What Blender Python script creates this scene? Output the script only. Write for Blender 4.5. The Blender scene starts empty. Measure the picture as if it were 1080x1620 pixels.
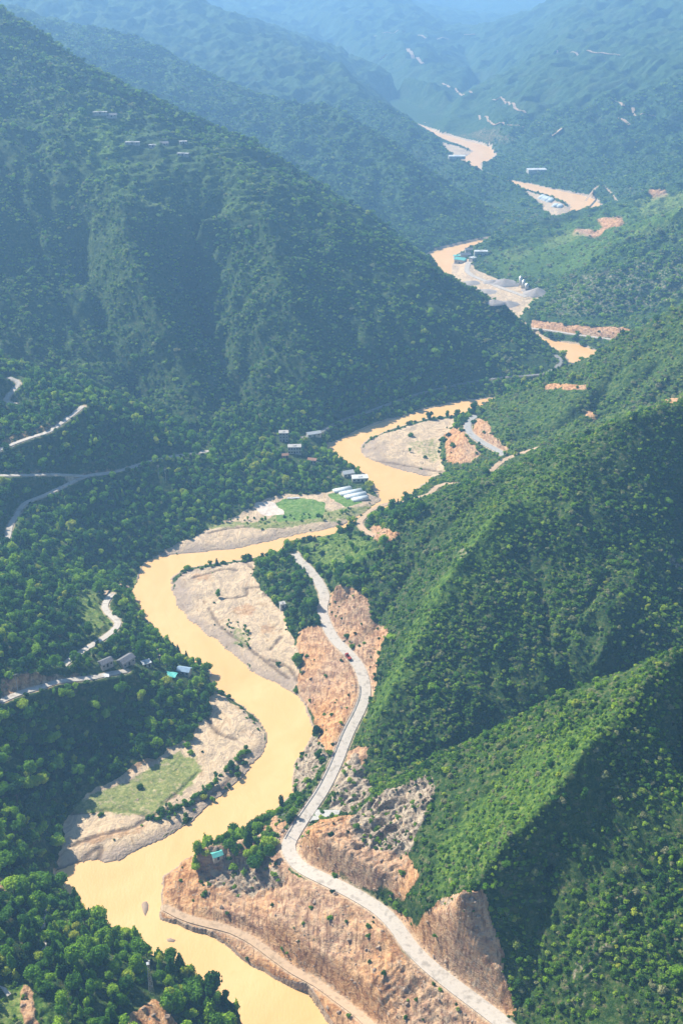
import bpy, math, random
import numpy as np

# ------------------------------------------------------------------ camera, sky, sun, exposure
S = bpy.context.scene
C = S.collection
PITCH = math.radians(28.0)
F = 1737.0                       # focal length in photograph pixels (1080 x 1620)
CAM_Z = 400.0
cd = bpy.data.cameras.new("camera")
cam = bpy.data.objects.new("camera", cd); C.objects.link(cam)
cam.location = (0, 0, CAM_Z)
cam.rotation_euler = (math.radians(90) - PITCH, 0, 0)
cd.sensor_fit = 'VERTICAL'; cd.sensor_height = 36.0; cd.lens = 36.0 * F / 1620.0
cd.clip_start = 1.0; cd.clip_end = 30000.0
S.camera = cam

SUN_EL = math.radians(41.0)
SUN_AZ = math.radians(-50.0)     # from +Y, negative = to the left
to_sun = np.array([math.sin(SUN_AZ) * math.cos(SUN_EL), math.cos(SUN_AZ) * math.cos(SUN_EL), math.sin(SUN_EL)])
W = bpy.data.worlds.new("World"); S.world = W; W.use_nodes = True
nt = W.node_tree; bg = nt.nodes['Background']
sky = nt.nodes.new('ShaderNodeTexSky'); sky.sky_type = 'NISHITA'; sky.sun_disc = False
sky.sun_elevation = SUN_EL; sky.sun_rotation = SUN_AZ
sky.altitude = 1500.0
nt.links.new(sky.outputs[0], bg.inputs[0]); bg.inputs[1].default_value = 0.075
from mathutils import Vector
sl = bpy.data.lights.new("sun", 'SUN'); sl.energy = 5.0; sl.angle = math.radians(0.5); sl.color = (1.0, 0.92, 0.78)
sun = bpy.data.objects.new("sun", sl); C.objects.link(sun)
sun.rotation_euler = Vector(to_sun.tolist()).to_track_quat('Z', 'Y').to_euler()
S.view_settings.view_transform = 'Standard'; S.view_settings.look = 'None'
S.view_settings.exposure = 1.2; S.view_settings.gamma = 1.0
S.render.engine = 'CYCLES'
S.cycles.use_denoising = True
S.cycles.max_bounces = 5; S.cycles.diffuse_bounces = 2; S.cycles.glossy_bounces = 2
S.cycles.transmission_bounces = 3; S.cycles.volume_bounces = 1; S.cycles.transparent_max_bounces = 4
S.cycles.use_adaptive_sampling = True

rng = np.random.default_rng(7); random.seed(7)
HAZE = True
PLANTS = True

# ------------------------------------------------------------------ geometry of the view: a photograph pixel and a height or depth give a point
cp, sp = math.cos(PITCH), math.sin(PITCH)
def PZ(px, py, z):
    dx, dy = (px - 540) / F, (810 - py) / F
    t = (z - CAM_Z) / (-sp + dy * cp)
    return (dx * t, t * (cp + dy * sp), z)
def PY(px, py, Y):
    dx, dy = (px - 540) / F, (810 - py) / F
    t = Y / (cp + dy * sp)
    return (dx * t, Y, CAM_Z + t * (-sp + dy * cp))
def LZ(*p):                      # line of (px, py, z)
    return [PZ(*q) for q in p]
def LY(*p):                      # line of (px, py, Y)
    return [PY(*q) for q in p]
def project(X, Y, Z):
    d = Y * cp - (Z - CAM_Z) * sp
    u = Y * sp + (Z - CAM_Z) * cp
    d = np.maximum(d, 1.0)
    return 540 + F * X / d, 810 - F * u / d, d

# ------------------------------------------------------------------ log-polar terrain grid
STEP = 0.0020
T0, T1 = -0.68, 0.68
R0, R1 = 170.0, 9800.0
NT = int((T1 - T0) / STEP) + 1
NR = int(math.log(R1 / R0) / STEP) + 1
th = T0 + np.arange(NT) * STEP
rr = R0 * np.exp(np.arange(NR) * STEP)
GX = rr[:, None] * np.sin(th)[None, :]
GY = rr[:, None] * np.cos(th)[None, :]
RR = np.repeat(rr[:, None], NT, 1)

def cellf(x, y):
    r = np.hypot(x, y)
    return np.log(np.maximum(r, 1e-3) / R0) / STEP, (np.arctan2(x, y) - T0) / STEP

def in_poly(px, py, poly):
    res = np.zeros(px.shape, bool)
    xs = [p[0] for p in poly]; ys = [p[1] for p in poly]
    box = (px >= min(xs)) & (px <= max(xs)) & (py >= min(ys)) & (py <= max(ys))
    idx = np.nonzero(box)
    if len(idx[0]) == 0: return res
    x = px[idx]; y = py[idx]; c = np.zeros(x.shape, bool)
    n = len(poly); j = n - 1
    for i in range(n):
        xi, yi = xs[i], ys[i]; xj, yj = xs[j], ys[j]
        if yi != yj:
            c ^= ((yi > y) != (yj > y)) & (x < (xj - xi) * (y - yi) / (yj - yi) + xi)
        j = i
    res[idx] = c
    return res

def box_blur(a, n=1):
    for _ in range(n):
        p = np.pad(a, 1, mode='edge')
        a = (p[1:-1, 1:-1] * 4 + (p[:-2, 1:-1] + p[2:, 1:-1] + p[1:-1, :-2] + p[1:-1, 2:]) * 2
             + p[:-2, :-2] + p[2:, 2:] + p[:-2, 2:] + p[2:, :-2]) / 16.0
    return a

# gradient noise
_perm = rng.permutation(4096)
_ang = rng.random(4096) * 2 * math.pi
_gx, _gy = np.cos(_ang), np.sin(_ang)
def perlin(x, y, seed=0):
    xi = np.floor(x).astype(np.int64); yi = np.floor(y).astype(np.int64)
    xf = x - xi; yf = y - yi
    def g(a, b):
        return _perm[(_perm[(a + seed * 131) & 4095] + b + seed * 17) & 4095]
    def d(a, b, fx, fy):
        h = g(a, b); return _gx[h] * fx + _gy[h] * fy
    u = xf * xf * xf * (xf * (xf * 6 - 15) + 10); v = yf * yf * yf * (yf * (yf * 6 - 15) + 10)
    a = d(xi, yi, xf, yf); b = d(xi + 1, yi, xf - 1, yf)
    c = d(xi, yi + 1, xf, yf - 1); e = d(xi + 1, yi + 1, xf - 1, yf - 1)
    return ((a + (b - a) * u) * (1 - v) + (c + (e - c) * u) * v) * 1.45
def fbm(x, y, o=4, seed=0):
    s = 0; a = 1.0; t = 0
    for i in range(o):
        s = s + a * perlin(x * 2 ** i, y * 2 ** i, seed + i); t += a; a *= 0.5
    return s / t
def ridged(x, y, o=3, seed=0):
    s = 0; a = 1.0; t = 0
    for i in range(o):
        s = s + a * (1 - 2.0 * np.abs(perlin(x * 2 ** i, y * 2 ** i, seed + i))); t += a; a *= 0.5
    return s / t

# ------------------------------------------------------------------ the river, traced at water level
RIVER = [
 # main bends: left bank, then right bank
 [(771,633),(744,633),(713,639),(667,650),(628,662),(600,670),(565,684),(538,697),(515,707),(530,720),(554,734),(573,746),(583,763),(597,779),(604,790),
  (585,805),(560,820),(538,833),(500,841),(465,847),(408,861),(363,870),(302,876),(257,880),(241,884),(225,898),(221,914),(210,935),(221,955),(233,984),(257,1004),
  (290,1033),(322,1053),(335,1069),(340,1085),(357,1096),(386,1117),(410,1137),(425,1166),(418,1190),(398,1214),(378,1235),(345,1263),(313,1292),(272,1320),
  (231,1341),(190,1361),(166,1365),(158,1361),(121,1367),(90,1379),(88,1395),(112,1432),(172,1482),(240,1525),(310,1560),(375,1612),(420,1690),(450,1850),(470,2200),
  (690,2200),(620,1850),(560,1700),(521,1620),(505,1591),(481,1571),(440,1551),(407,1536),(383,1518),(363,1502),(330,1479),(281,1465),(253,1453),(255,1420),
  (257,1388),(280,1369),(304,1353),(345,1335),(378,1320),(406,1300),(435,1280),(461,1255),(461,1235),(467,1206),(484,1182),(498,1157),(488,1133),(476,1109),(473,1102),
  (441,1085),(408,1069),(384,1049),(355,1024),(322,1000),(298,980),(278,955),(272,935),(270,916),(286,902),(318,894),(359,888),(400,882),(441,874),(490,858),
  (530,847),(565,838),(600,822),(622,808),(630,795),(651,779),(674,761),(682,755),(647,748),(608,736),(577,724),(567,709),(581,693),(608,682),(643,670),(682,660),
  (729,656),(752,645),(775,643)],
 [(765,632),(810,624),(860,606),(898,590),(903,575),(893,561),(880,552),(861,543),(835,530),(790,512),(740,488),(710,455),(690,430),(678,409),(676,404),(691,396),(723,388),(764,379),(786,374),
  (850,360),(895,345),(905,327),(893,318),(860,306),(827,298),(800,297),(770,287),(738,272),(717,253),(738,247),(750,239),(730,229),(705,221),(660,208),(640,198),
  (650,193),(690,209),(738,223),(774,232),(783,241),(776,252),(757,258),(758,270),(790,283),(836,291),(868,299),(905,306),(937,314),(951,327),(941,337),(900,362),(850,374),(776,384),
  (739,391),(722,401),(717,407),(713,429),(720,448),(760,478),(820,508),(858,536),(880,540),(912,545),(945,556),(962,580),(930,607),(880,627),(820,642),(770,647)]]
RIVER_W = [[PZ(x, y, 0)[:2] for x, y in poly] for poly in RIVER]

# roads: (px, py, z) ... width
ROADS = [
 ("road", 6.6, [(930,1800,36),(850,1680,33),(797,1622,31),(760,1592,30),(720,1562,29.5),(680,1530,29),(650,1500,28.5),(625,1465,28),(600,1440,27),(560,1415,25.5),(520,1395,23.5),(480,1375,21),
   (463,1358,19),(456,1338,18),(470,1310,16.5),(490,1280,15.5),(510,1250,15),(530,1210,15),(550,1160,15),(570,1120,15),(577,1092,15),(570,1060,14.5),(552,1035,14),
   (528,1010,13),(513,980,12.5),(510,960,12.4),(513,942,12.3),(500,915,12),(482,895,12),(470,884,12),(466,876,12)]),
 ("road", 4.2, [(604,857,20),(589,847,18),(575,838,16),(569,827,14),(576,818,13),(590,806,10),(612,798,7),(640,795,6),(660,788,9),(680,782,12),(690,771,14),(705,766,16),(730,766,19),(765,768,23),(776,760,25),
   (776,746,28),(784,738,30),(800,727,33),(830,716,37),(855,708,41),(880,700,45)]),
 ("road", 6.0, [(752,658,14),(743,665,15),(739,675,16),(742,684,17),(749,691,18),(764,701,19),(779,709,20),(793,717,22),(800,722,24),(815,716,30)]),
 ("road", 4.0, [(860,592,11),(878,583,11),(886,574,11),(884,567,11),(878,562,11)]),
 ("road", 3.2, [(478,692,10),(500,688,9),(520,676,8),(545,664,8),(575,654,8),(600,645,8),(650,627,8),(700,614,8),(750,604,8),(800,597,9),(840,594,10),(860,592,10.5)]),
 ("road", 4.5, [(790,508,4.5),(836,519,4.5),(861,522,4.5),(912,530,5),(964,537,6),(1000,542,7)]),
 ("road", 6.5, [(741,415,5),(738,428,4),(748,437,4),(770,446,4),(790,455,4),(810,462,4),(832,470,4)]),
 ("road", 4.0, [(0,1111,45),(33,1097,42),(67,1087,40),(93,1079,38),(125,1075,35),(150,1072,33),(167,1068,31),(200,1062,28)]),
 ("road", 4.0, [(100,1055,35),(115,1042,33.5),(140,1025,31.5),(167,1008,30),(185,992,28),(185,982,27),(173,972,26),(166,961,25),(170,950,23),(178,940,20)]),
 ("road", 4.0, [(-30,880,31),(0,861,31),(12,852,31),(17,832,31.5),(31,809,32),(43,795,33),(66,786,34),(97,772,36),(136,754,38),(183,747,35),(210,739,32),(233,732,30),(272,723,27),(331,714,24)]),
 ("road", 3.6, [(-30,754,52),(0,753,50),(40,752,47),(78,751,44),(110,752,41),(136,754,38)]),
 ("road", 4.0, [(-20,720,59),(0,712,61),(23,702,63),(51,692,65),(78,683,67),(101,667,69),(117,655,71),(132,643,73)]),
 ("road", 4.0, [(27,640,70.5),(14,637,71.5),(10,632,72.5),(20,620,76),(30,608,79),(27,603,80),(15,598,82)]),
 ("dirt_track", 3.6, [(262,1437,1.4),(280,1447,1.7),(300,1455,1.9),(330,1463,2.1),(365,1472,2.3),(400,1490,2.7),(430,1512,3.1),(465,1537,3.6),(500,1556,4.6),(530,1578,6),(560,1600,7.5),(580,1618,9),(640,1670,14),(740,1760,20)]),
 ("dirt_track", 3.0, [(925,318,8),(945,295,10),(960,300,9),(975,318,7)]),
]
ROADS_W = [(n, w, [PZ(*p) for p in pts]) for n, w, pts in ROADS]

def smooth_line(pts, step=4.0):
    P = np.array(pts, float)
    # Catmull-Rom through the points
    out = []
    n = len(P)
    for i in range(n - 1):
        p0 = P[max(i - 1, 0)]; p1 = P[i]; p2 = P[i + 1]; p3 = P[min(i + 2, n - 1)]
        L = np.linalg.norm(p2 - p1); k = max(1, int(L / step))
        for s in range(k):
            t = s / k
            out.append(0.5 * ((2 * p1) + (-p0 + p2) * t + (2 * p0 - 5 * p1 + 4 * p2 - p3) * t * t + (-p0 + 3 * p1 - 3 * p2 + p3) * t ** 3))
    out.append(P[-1])
    return np.array(out)
ROADS_S = [(n, w, smooth_line(pts)) for n, w, pts in ROADS_W]

# height lines: crests, gullies, toes
LINES = [
 # near left wood, bluff over the river
 LZ((-80,1350,46),(0,1372,36),(60,1392,28),(105,1415,19),(165,1458,16),(240,1508,15),(310,1545,14),(372,1585,13),(415,1630,12),(440,1690,11),(470,1850,11),(500,2200,10)),
 LZ((0,1450,48),(60,1500,42),(150,1560,34),(250,1620,26),(330,1700,22),(400,1900,18)),
 LZ((-60,1620,54),(0,1620,50),(120,1640,40)), LZ((-60,1500,54),(-150,1400,52)),
 # wooded slope above the lower left sandbank
 LZ((85,1372,4),(92,1330,3),(103,1285,3),(150,1245,3.5),(190,1215,3.5),(240,1198,3.5),(290,1165,3.5),(320,1132,3),(333,1098,3)),
 LZ((333,1085,3.5),(318,1060,3.5),(290,1040,4),(255,1012,4),(228,985,4),(214,955,3.5),(205,932,3)),
 LZ((0,1310,30),(40,1320,18),(75,1340,8)),
 LZ((0,1200,34),(60,1190,18),(130,1180,10),(220,1150,7)), LZ((0,1112,45),(-100,1140,50)), LZ((0,1260,28),(-150,1260,40)),
 LZ((200,1064,27),(260,1080,15),(300,1095,8)),
 LZ((0,1010,54),(60,1020,45),(110,1035,36)), LZ((0,960,52),(60,960,42),(120,960,33),(165,945,22)),
 LZ((0,900,42),(60,905,32),(110,910,18),(150,905,6)), LZ((-120,900,64),(-200,1000,85),(-250,1200,85)),
 LZ((150,905,4),(200,887,3),(255,862,3),(300,845,3),(335,828,3),(395,803,4),(430,780,5)),
 LZ((0,790,44),(20,775,46)),
 LZ((200,800,18),(120,830,20),(60,850,24)), LZ((260,760,22),(340,770,14),(400,770,8)),
 # left spur with the hairpins
 LZ((-150,560,110),(-60,575,96),(0,590,86),(50,603,79),(75,624,76),(140,640,73),(160,643,71),(200,664,57),(235,683,44),(270,701,33),(330,713,24),(380,712,15)),
 LZ((300,692,16),(400,690,13),(478,689,12)),
 # foot of the big mountain
 [(-420,900,125),(-330,895,95),(-270,890,68),(-200,880,46),(-150,868,27),(-110,860,18)],
 LZ((480,690,10),(520,672,9),(600,641,9),(700,610,9),(800,593,10),(880,576,11)),
 LZ((520,690,3),(560,676,3),(620,655,3),(700,632,3),(765,620,3),(800,612,5),(850,598,6),(890,582,7)),
 LZ((430,740,9),(500,730,7),(540,735,4),(575,757,3),(585,772,3)), LZ((400,745,11),(420,715,12),(470,705,11)),
 # big mountain: lower crest with the river end
 LY((882,572,1068),(868,558,1080),(850,541,1092),(820,511,1110),(790,488,1118),(760,471,1122),(725,452,1122),(690,436,1124),(655,420,1128),(625,406,1132),(590,388,1138),(560,370,1142),(530,350,1146),(500,330,1152),(470,312,1156),(440,297,1160),(400,282,1162),(370,270,1170)),
 # terraces on its shoulder
 LY((370,270,1170),(300,250,1190),(230,225,1215),(170,190,1250),(120,160,1280)),
 LY((430,330,1120),(360,345,1100),(300,345,1088),(240,335,1085),(190,315,1090),(150,290,1110),(110,250,1150),(60,200,1200),(0,150,1240)),
 # rib separating its two faces
 LY((190,315,1085),(200,380,1032),(225,440,992),(260,505,956),(300,590,914),(335,655,888)), LY((130,400,1065),(150,460,1012),(190,560,950),(230,650,905)), LY((320,400,1112),(300,470,1052),(330,550,985),(390,650,912)),
 LY((60,200,1200),(40,300,1100),(50,400,1030),(70,500,965),(110,580,920)),
 LY((-250,100,1200),(-120,200,1120),(-60,350,1020),(-50,450,970)),
 LY((420,340,1105),(440,420,1042),(470,520,978),(520,610,936)), LY((500,400,1090),(540,500,1025),(570,590,965)),
 LY((600,430,1092),(640,500,1040),(690,560,1008)),
 LY((-300,-120,1450),(-150,-60,1440),(0,14,1400),(75,64,1390),(150,114,1372),(210,150,1352),(280,180,1340),(350,214,1322),(410,240,1312),(480,274,1300),(540,320,1290),(605,360,1280),(670,405,1262),(700,438,1245)),
 [(-520,1640,150),(-300,1630,110),(-100,1600,60),(40,1560,25),(120,1520,5)],
 # second ridge
 LY((-250,-60,2600),(-100,0,2500),(30,25,2400),(100,50,2330),(165,56,2290),(210,74,2250),(260,90,2200),(310,124,2150),(350,144,2110),(415,170,2060),(475,175,2010),(540,183,1960),(570,200,1920),(600,230,1860),(640,265,1780),(670,310,1700),(705,346,1640),(735,372,1595)),
 LY((540,183,1960),(560,260,1800),(600,330,1660),(640,375,1580)), LY((300,118,2150),(380,230,1860),(450,270,1760)),
 [(-900,2900,190),(-500,2700,120),(-200,2450,70),(60,2200,35),(190,1960,12),(250,1740,5)],
 # third ridge
 LY((-100,-160,3800),(100,-70,3600),(200,-30,3400),(270,0,3250),(300,14,3180),(360,40,3050),(400,64,2960),(450,84,2850),(500,104,2740),(540,121,2640),(570,164,2450),(615,190,2270),(660,214,2200),(700,244,2120),(730,260,2060),(790,284,1960),(830,301,1880),(862,335,1790),(872,350,1750)),
 LY((615,190,2270),(660,270,2080),(720,320,1920),(780,350,1780)),
 LZ((690,392,3),(740,381,3),(790,370,3),(850,356,3)),
 [(-1200,4300,230),(-600,4000,160),(-50,3500,80),(230,2950,35),(330,2550,10)],
 # fourth ridge
 LY((200,-100,5400),(330,-30,5200),(390,0,4900),(440,25,4650),(500,60,4300),(560,100,3900),(600,150,3400),(650,190,2900),(690,215,2700)),
 [(-700,6400,260),(0,5600,170),(300,4700,90),(430,3900,50),(450,3200,20)],
 # far centre mountains
 LY((420,-90,5300),(540,-40,5000),(640,0,4700),(700,50,4250),(735,90,3900),(750,125,3500),(740,170,3050)),
 LY((590,-20,4850),(610,50,4100),(650,120,3400)), LY((520,-40,5050),(520,20,4500),(570,90,3850),(615,150,3250)), LY((720,-60,7200),(720,0,6400),(740,50,5600)), LY((640,0,4700),(660,70,3900),(690,150,3080)), LZ((690,208,5),(705,190,12),(740,180,14)),
 LY((700,-90,7600),(800,-100,7600),(900,-120,7600),(1100,-150,7600),(500,-150,7800),(200,-160,8000)),
 LY((800,70,5000),(775,92,4500)), LY((820,-100,7600),(800,-20,6500),(820,40,5600)), LY((900,-100,7400),(870,-20,6500),(880,20,5800)),
 # right far mountain
 LY((1300,-160,4300),(1150,-120,4200),(1000,-60,4100),(905,0,4000),(890,25,3950),(860,46,3900),(825,65,3850),(790,85,3750),(760,97,3600),(735,130,3250),(715,170,2850),(700,205,2500)),
 LY((940,-20,3800),(900,60,3200),(850,130,2650),(800,190,2420),(790,225,2300)), LY((1050,-60,3700),(1020,40,3050),(980,110,2560),(930,160,2400)),
 LZ((790,243,4),(810,262,4),(850,285,4),(905,300,4),(945,308,5),(985,318,6),(1040,325,10)),
 LY((1250,60,2400),(1080,128,2320),(980,170,2290),(880,210,2260),(810,243,2250)),
 LY((1250,150,2150),(1080,215,2120),(1000,255,2050),(960,285,1980)), LY((1080,128,2320),(1060,180,2200),(1000,240,2080)),
 # terraced fan on the right
 LY((1300,230,1750),(1080,294,1700),(1020,319,1675),(955,331,1660),(890,342,1640),(850,346,1615),(820,351,1590),(795,366,1545),(780,384,1515),(766,403,1480)),
 LZ((745,405,4),(755,430,4),(790,441,4),(830,452,4),(858,462,4)),
 LY((959,379,1490),(928,395,1455),(893,420,1435)), LY((959,379,1490),(1080,338,1570)), LY((880,380,1545),(820,400,1490)), LY((1000,345,1600),(960,355,1570),(900,368,1560)),
 # cliffy hill
 LY((1350,240,1350),(1200,290,1360),(1080,335,1372),(1000,376,1372),(940,405,1382),(900,430,1385),(868,455,1385)),
 LZ((862,470,6),(835,492,7),(822,507,8)), LY((1000,376,1372),(960,430,1290),(920,480,1230),(900,505,1205)), LY((1100,390,1290),(1060,450,1230),(1000,500,1195)),
 LY((930,455,1290),(880,480,1270),(840,500,1235)), LZ((840,512,8),(900,521,11),(960,529,12),(1010,535,13)), LZ((850,530,2),(900,538,2),(945,549,2.5)),
 # green spur in front of the pool
 LY((1350,400,880),(1200,450,890),(1080,490,900),(1040,505,905),(990,525,912),(940,556,928),(910,580,938),(880,595,944),(840,606,950),(810,620,950),(770,637,945),(745,656,930)),
 LY((1080,640,800),(1000,650,815),(940,660,830),(880,680,825)), LZ((705,750,3),(700,730,3),(705,700,5),(725,680,7),(735,660,8)),
 LY((990,525,912),(960,590,870),(900,650,835)), LZ((712,752,5),(740,750,9),(760,735,14)),
 # main right hill: skyline crest, lit rib
 LY((524,942,592),(542,912,604),(560,890,618),(600,850,632),(660,806,640),(700,790,638),(740,776,632),(800,757,630),(860,735,628),(905,712,627),(950,690,627),(1000,662,630),(1080,640,635),(1200,600,640),(1400,540,650)),
 LY((950,690,627),(870,745,610),(800,800,580),(745,870,556),(700,930,531),(670,990,508),(640,1050,487),(605,1120,466),(573,1186,450)),
 LY((900,820,572),(860,940,530),(780,1080,482),(700,1180,443)), LY((840,860,560),(760,1000,505),(690,1120,465)),
 LY((1000,760,600),(1010,860,560),(980,960,515),(950,1040,485)), LY((1080,800,600),(1100,950,545),(1080,1000,505)),
 [(400,560,110),(300,525,78),(210,502,50),(160,487,38),(115,471,29),(80,456,23.5),(45,440,20),(22,427,18)], LZ((585,1255,17.5),(560,1270,16.5),(525,1287,15)),
 LY((840,735,635),(760,790,622),(690,850,600),(640,930,580),(600,1000,560),(590,1060,530)),
 # front right spur
 LY((1400,900,400),(1200,980,400),(1080,1030,400),(1040,1036,400),(980,1070,400),(920,1092,403),(870,1110,405),(800,1152,403),(740,1190,400),(690,1220,398),(650,1246,396),(600,1275,394),(565,1292,396),(545,1300,398)),
 LY((1060,1040,396),(1000,1110,375),(930,1180,352),(880,1250,336),(820,1320,325),(760,1390,312),(722,1422,308),(745,1470,302),(772,1530,294),(800,1598,281),(860,1680,262)),
 LY((700,1300,362),(670,1380,338)), LY((800,1240,368),(740,1330,342),(690,1410,325)), LZ((484,1315,27),(500,1325,31),(525,1345,33),(560,1370,35.5),(600,1393,38),(640,1425,41),(680,1462,43),(715,1500,46),(748,1535,47)),
 LY((640,1270,392),(600,1330,374),(612,1372,352)),
 LY((950,1250,342),(960,1400,310),(930,1560,280)), LY((1080,1150,380),(1080,1300,331),(1080,1480,290),(1080,1640,258),(1100,1900,212)),
 LY((870,1380,320),(850,1500,297),(860,1600,279)), LY((1300,1200,360),(1300,1500,280),(1320,1800,220)),
 # slopes and banks below the road
 LZ((461,1258,1.5),(466,1235,2),(472,1206,2),(488,1184,2),(502,1157,1.5),(493,1133,1.5),(481,1109,1.5)),
 LZ((470,1095,2),(476,1060,3),(474,1035,3),(470,1005,4),(468,985,6)),
 LZ((410,890,6),(405,905,5),(420,930,5),(445,958,5),(455,975,5)), LZ((440,875,9),(455,870,10),(500,850,10),(540,840,9),(570,830,10)), LZ((500,870,13),(540,862,15),(560,880,18),(530,905,18)),
 # outcrop with trees and the bench below
 LZ((312,1350,14),(335,1338,15),(370,1335,14),(405,1336,13),(430,1345,15),(450,1352,17)),
 LZ((310,1378,3),(350,1396,3.2),(390,1416,4),(430,1415,8),(460,1400,14)), LZ((262,1395,1.2),(262,1440,1.2),(285,1460,1.4),(340,1480,1.5),(390,1516,1.5),(445,1548,1.5),(485,1568,2),(510,1591,3),(526,1620,4)),
 LZ((300,1400,2.5),(330,1430,3.2),(380,1462,5.5)), LZ((300,1345,2),(285,1362,1.5)), LZ((370,1322,4),(400,1310,3.5),(430,1290,3)),
 LZ((430,1452,13),(480,1490,15),(540,1540,16),(600,1590,17)),
]
LINES = [[q for q in l] for l in LINES]

# flat ground polygons: pixels on level z
FLATS = [
 (1.6, 1, [(441,877),(400,884),(318,897),(288,905),(274,918),(275,935),(281,955),(301,980),(325,998),(358,1022),(387,1047),(411,1067),(443,1083),(466,1092),(472,1062),(470,1035),(462,1005),(455,985),(440,965),(418,940),(402,910),(412,888)]),
 (1.8, 1, [(338,1090),(357,1100),(384,1120),(407,1140),(421,1166),(414,1190),(394,1213),(374,1233),(342,1261),(310,1289),(270,1317),(229,1338),(188,1358),(166,1362),(121,1364),(95,1374),(100,1330),(110,1290),(155,1250),(195,1222),(245,1203),(295,1170),(326,1135),(336,1105)]),
 (2.0, 1, [(212,905),(240,880),(300,852),(340,832),(395,807),(435,785),(500,780),(560,775),(598,784),(585,802),(560,817),(538,830),(500,838),(465,844),(408,858),(363,867),(302,873),(257,877),(238,881),(222,895)]),
 (1.6, 1, [(571,709),(584,695),(610,684),(645,673),(684,663),(725,660),(718,675),(700,690),(695,715),(700,735),(706,752),(684,753),(648,745),(610,733),(580,722)]),
 (2.5, 1, [(721,447),(716,429),(720,408),(742,402),(752,428),(790,444),(830,455),(855,466),(838,486),(822,503),(790,497),(758,475)]),
 (2.0, 1, [(722,258),(700,240),(700,226),(728,231),(745,239),(736,246)]),
 (2.0, 1, [(825,299),(858,309),(890,321),(902,330),(895,342),(878,346),(850,320),(815,300)]),
]

# ------------------------------------------------------------------ relax the height field between the lines (Laplace in conformal coordinates)
conS = np.zeros((NR, NT)); conN = np.zeros((NR, NT))
def put_line(pts, spacing_cells=0.5):
    P = np.array(pts, float)
    for a, b in zip(P[:-1], P[1:]):
        ia, ja = cellf(a[0], a[1]); ib, jb = cellf(b[0], b[1])
        n = int(max(abs(ia - ib), abs(ja - jb)) / spacing_cells) + 2
        t = np.linspace(0, 1, n)
        q = a[None] + (b - a)[None] * t[:, None]
        i, j = cellf(q[:, 0], q[:, 1])
        i = np.rint(i).astype(int); j = np.rint(j).astype(int)
        ok = (i >= 0) & (i < NR) & (j >= 0) & (j < NT)
        np.add.at(conS, (i[ok], j[ok]), q[ok, 2]); np.add.at(conN, (i[ok], j[ok]), 1.0)
for l in LINES: put_line(l)
river = np.zeros((NR, NT), bool)
WXg = GX + fbm(GX / 12, GY / 12, 3, 101) * 2.2; WYg = GY + fbm(GX / 12, GY / 12, 3, 103) * 2.2
for poly in RIVER_W: river |= in_poly(WXg, WYg, poly)
flat = np.zeros((NR, NT), bool); flatz = np.zeros((NR, NT))
for z, _, poly in FLATS:
    m = in_poly(GX + fbm(GX / 14, GY / 14, 3, 105) * 5, GY + fbm(GX / 14, GY / 14, 3, 107) * 5, [PZ(x, y, z)[:2] for x, y in poly]) & ~river
    flat |= m; flatz[m] = z
m = flat & (conN == 0); conS[m] = flatz[m]; conN[m] = 1

def seg_field(lines, reach):
    """distance to, and height of, the nearest polyline"""
    D = np.full((NR, NT), 1e9); Z = np.zeros((NR, NT))
    for P, rc in lines:
        for a, b in zip(P[:-1], P[1:]):
            i0, j0 = cellf(np.array([a[0], b[0]]), np.array([a[1], b[1]]))
            r = min(np.hypot(a[0], a[1]), np.hypot(b[0], b[1])); pad = rc / r / STEP + 2
            i1, i2 = int(max(i0.min() - pad, 0)), int(min(i0.max() + pad + 1, NR)); j1, j2 = int(max(j0.min() - pad, 0)), int(min(j0.max() + pad + 1, NT))
            if i1 >= i2 or j1 >= j2: continue
            x = GX[i1:i2, j1:j2]; y = GY[i1:i2, j1:j2]
            off = rc - 30.0; d = b[:2] - a[:2]; L = max((d ** 2).sum(), 1e-9)
            t = np.clip(((x - a[0]) * d[0] + (y - a[1]) * d[1]) / L, 0, 1)
            dist = np.hypot(x - a[0] - t * d[0], y - a[1] - t * d[1]) + off
            s = D[i1:i2, j1:j2]; q = dist < s
            s[q] = dist[q]; Z[i1:i2, j1:j2][q] = (a[2] + (b[2] - a[2]) * t)[q]
    return D, Z
roadD, roadZ = seg_field([(P, 30.0 + max(0, 6.0 - w) * 0.7) for n, w, P in ROADS_S], 30)
roadHW = np.full((NR, NT), 0.0)
m = (roadD < 4.5) & ~river
conS[m] = roadZ[m]; conN[m] = 1
conS[river] = -1.5; conN[river] = 1

def relax(z, fix, val, n):
    for _ in range(n):
        p = np.pad(z, 1, mode='edge')
        z = (p[:-2, 1:-1] + p[2:, 1:-1] + p[1:-1, :-2] + p[1:-1, 2:]) * 0.25
        z[fix] = val[fix]
    return z
levels = []
s, n_ = conS.copy(), conN.copy()
s = np.where(n_ > 0, s / np.maximum(n_, 1), 0); n_ = (n_ > 0).astype(float); s = s * n_
levels.append((s, n_))
while min(levels[-1][0].shape) > 24:
    a, b = levels[-1]
    h, w = a.shape; h2, w2 = (h + 1) // 2, (w + 1) // 2
    A = np.zeros((h2 * 2, w2 * 2)); B = np.zeros_like(A); A[:h, :w] = a; B[:h, :w] = b
    A = A.reshape(h2, 2, w2, 2).sum((1, 3)); B = B.reshape(h2, 2, w2, 2).sum((1, 3))
    v = np.where(B > 0, A / np.maximum(B, 1e-9), 0); bb = (B > 0).astype(float)
    levels.append((v * bb, bb))
z = None
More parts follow.
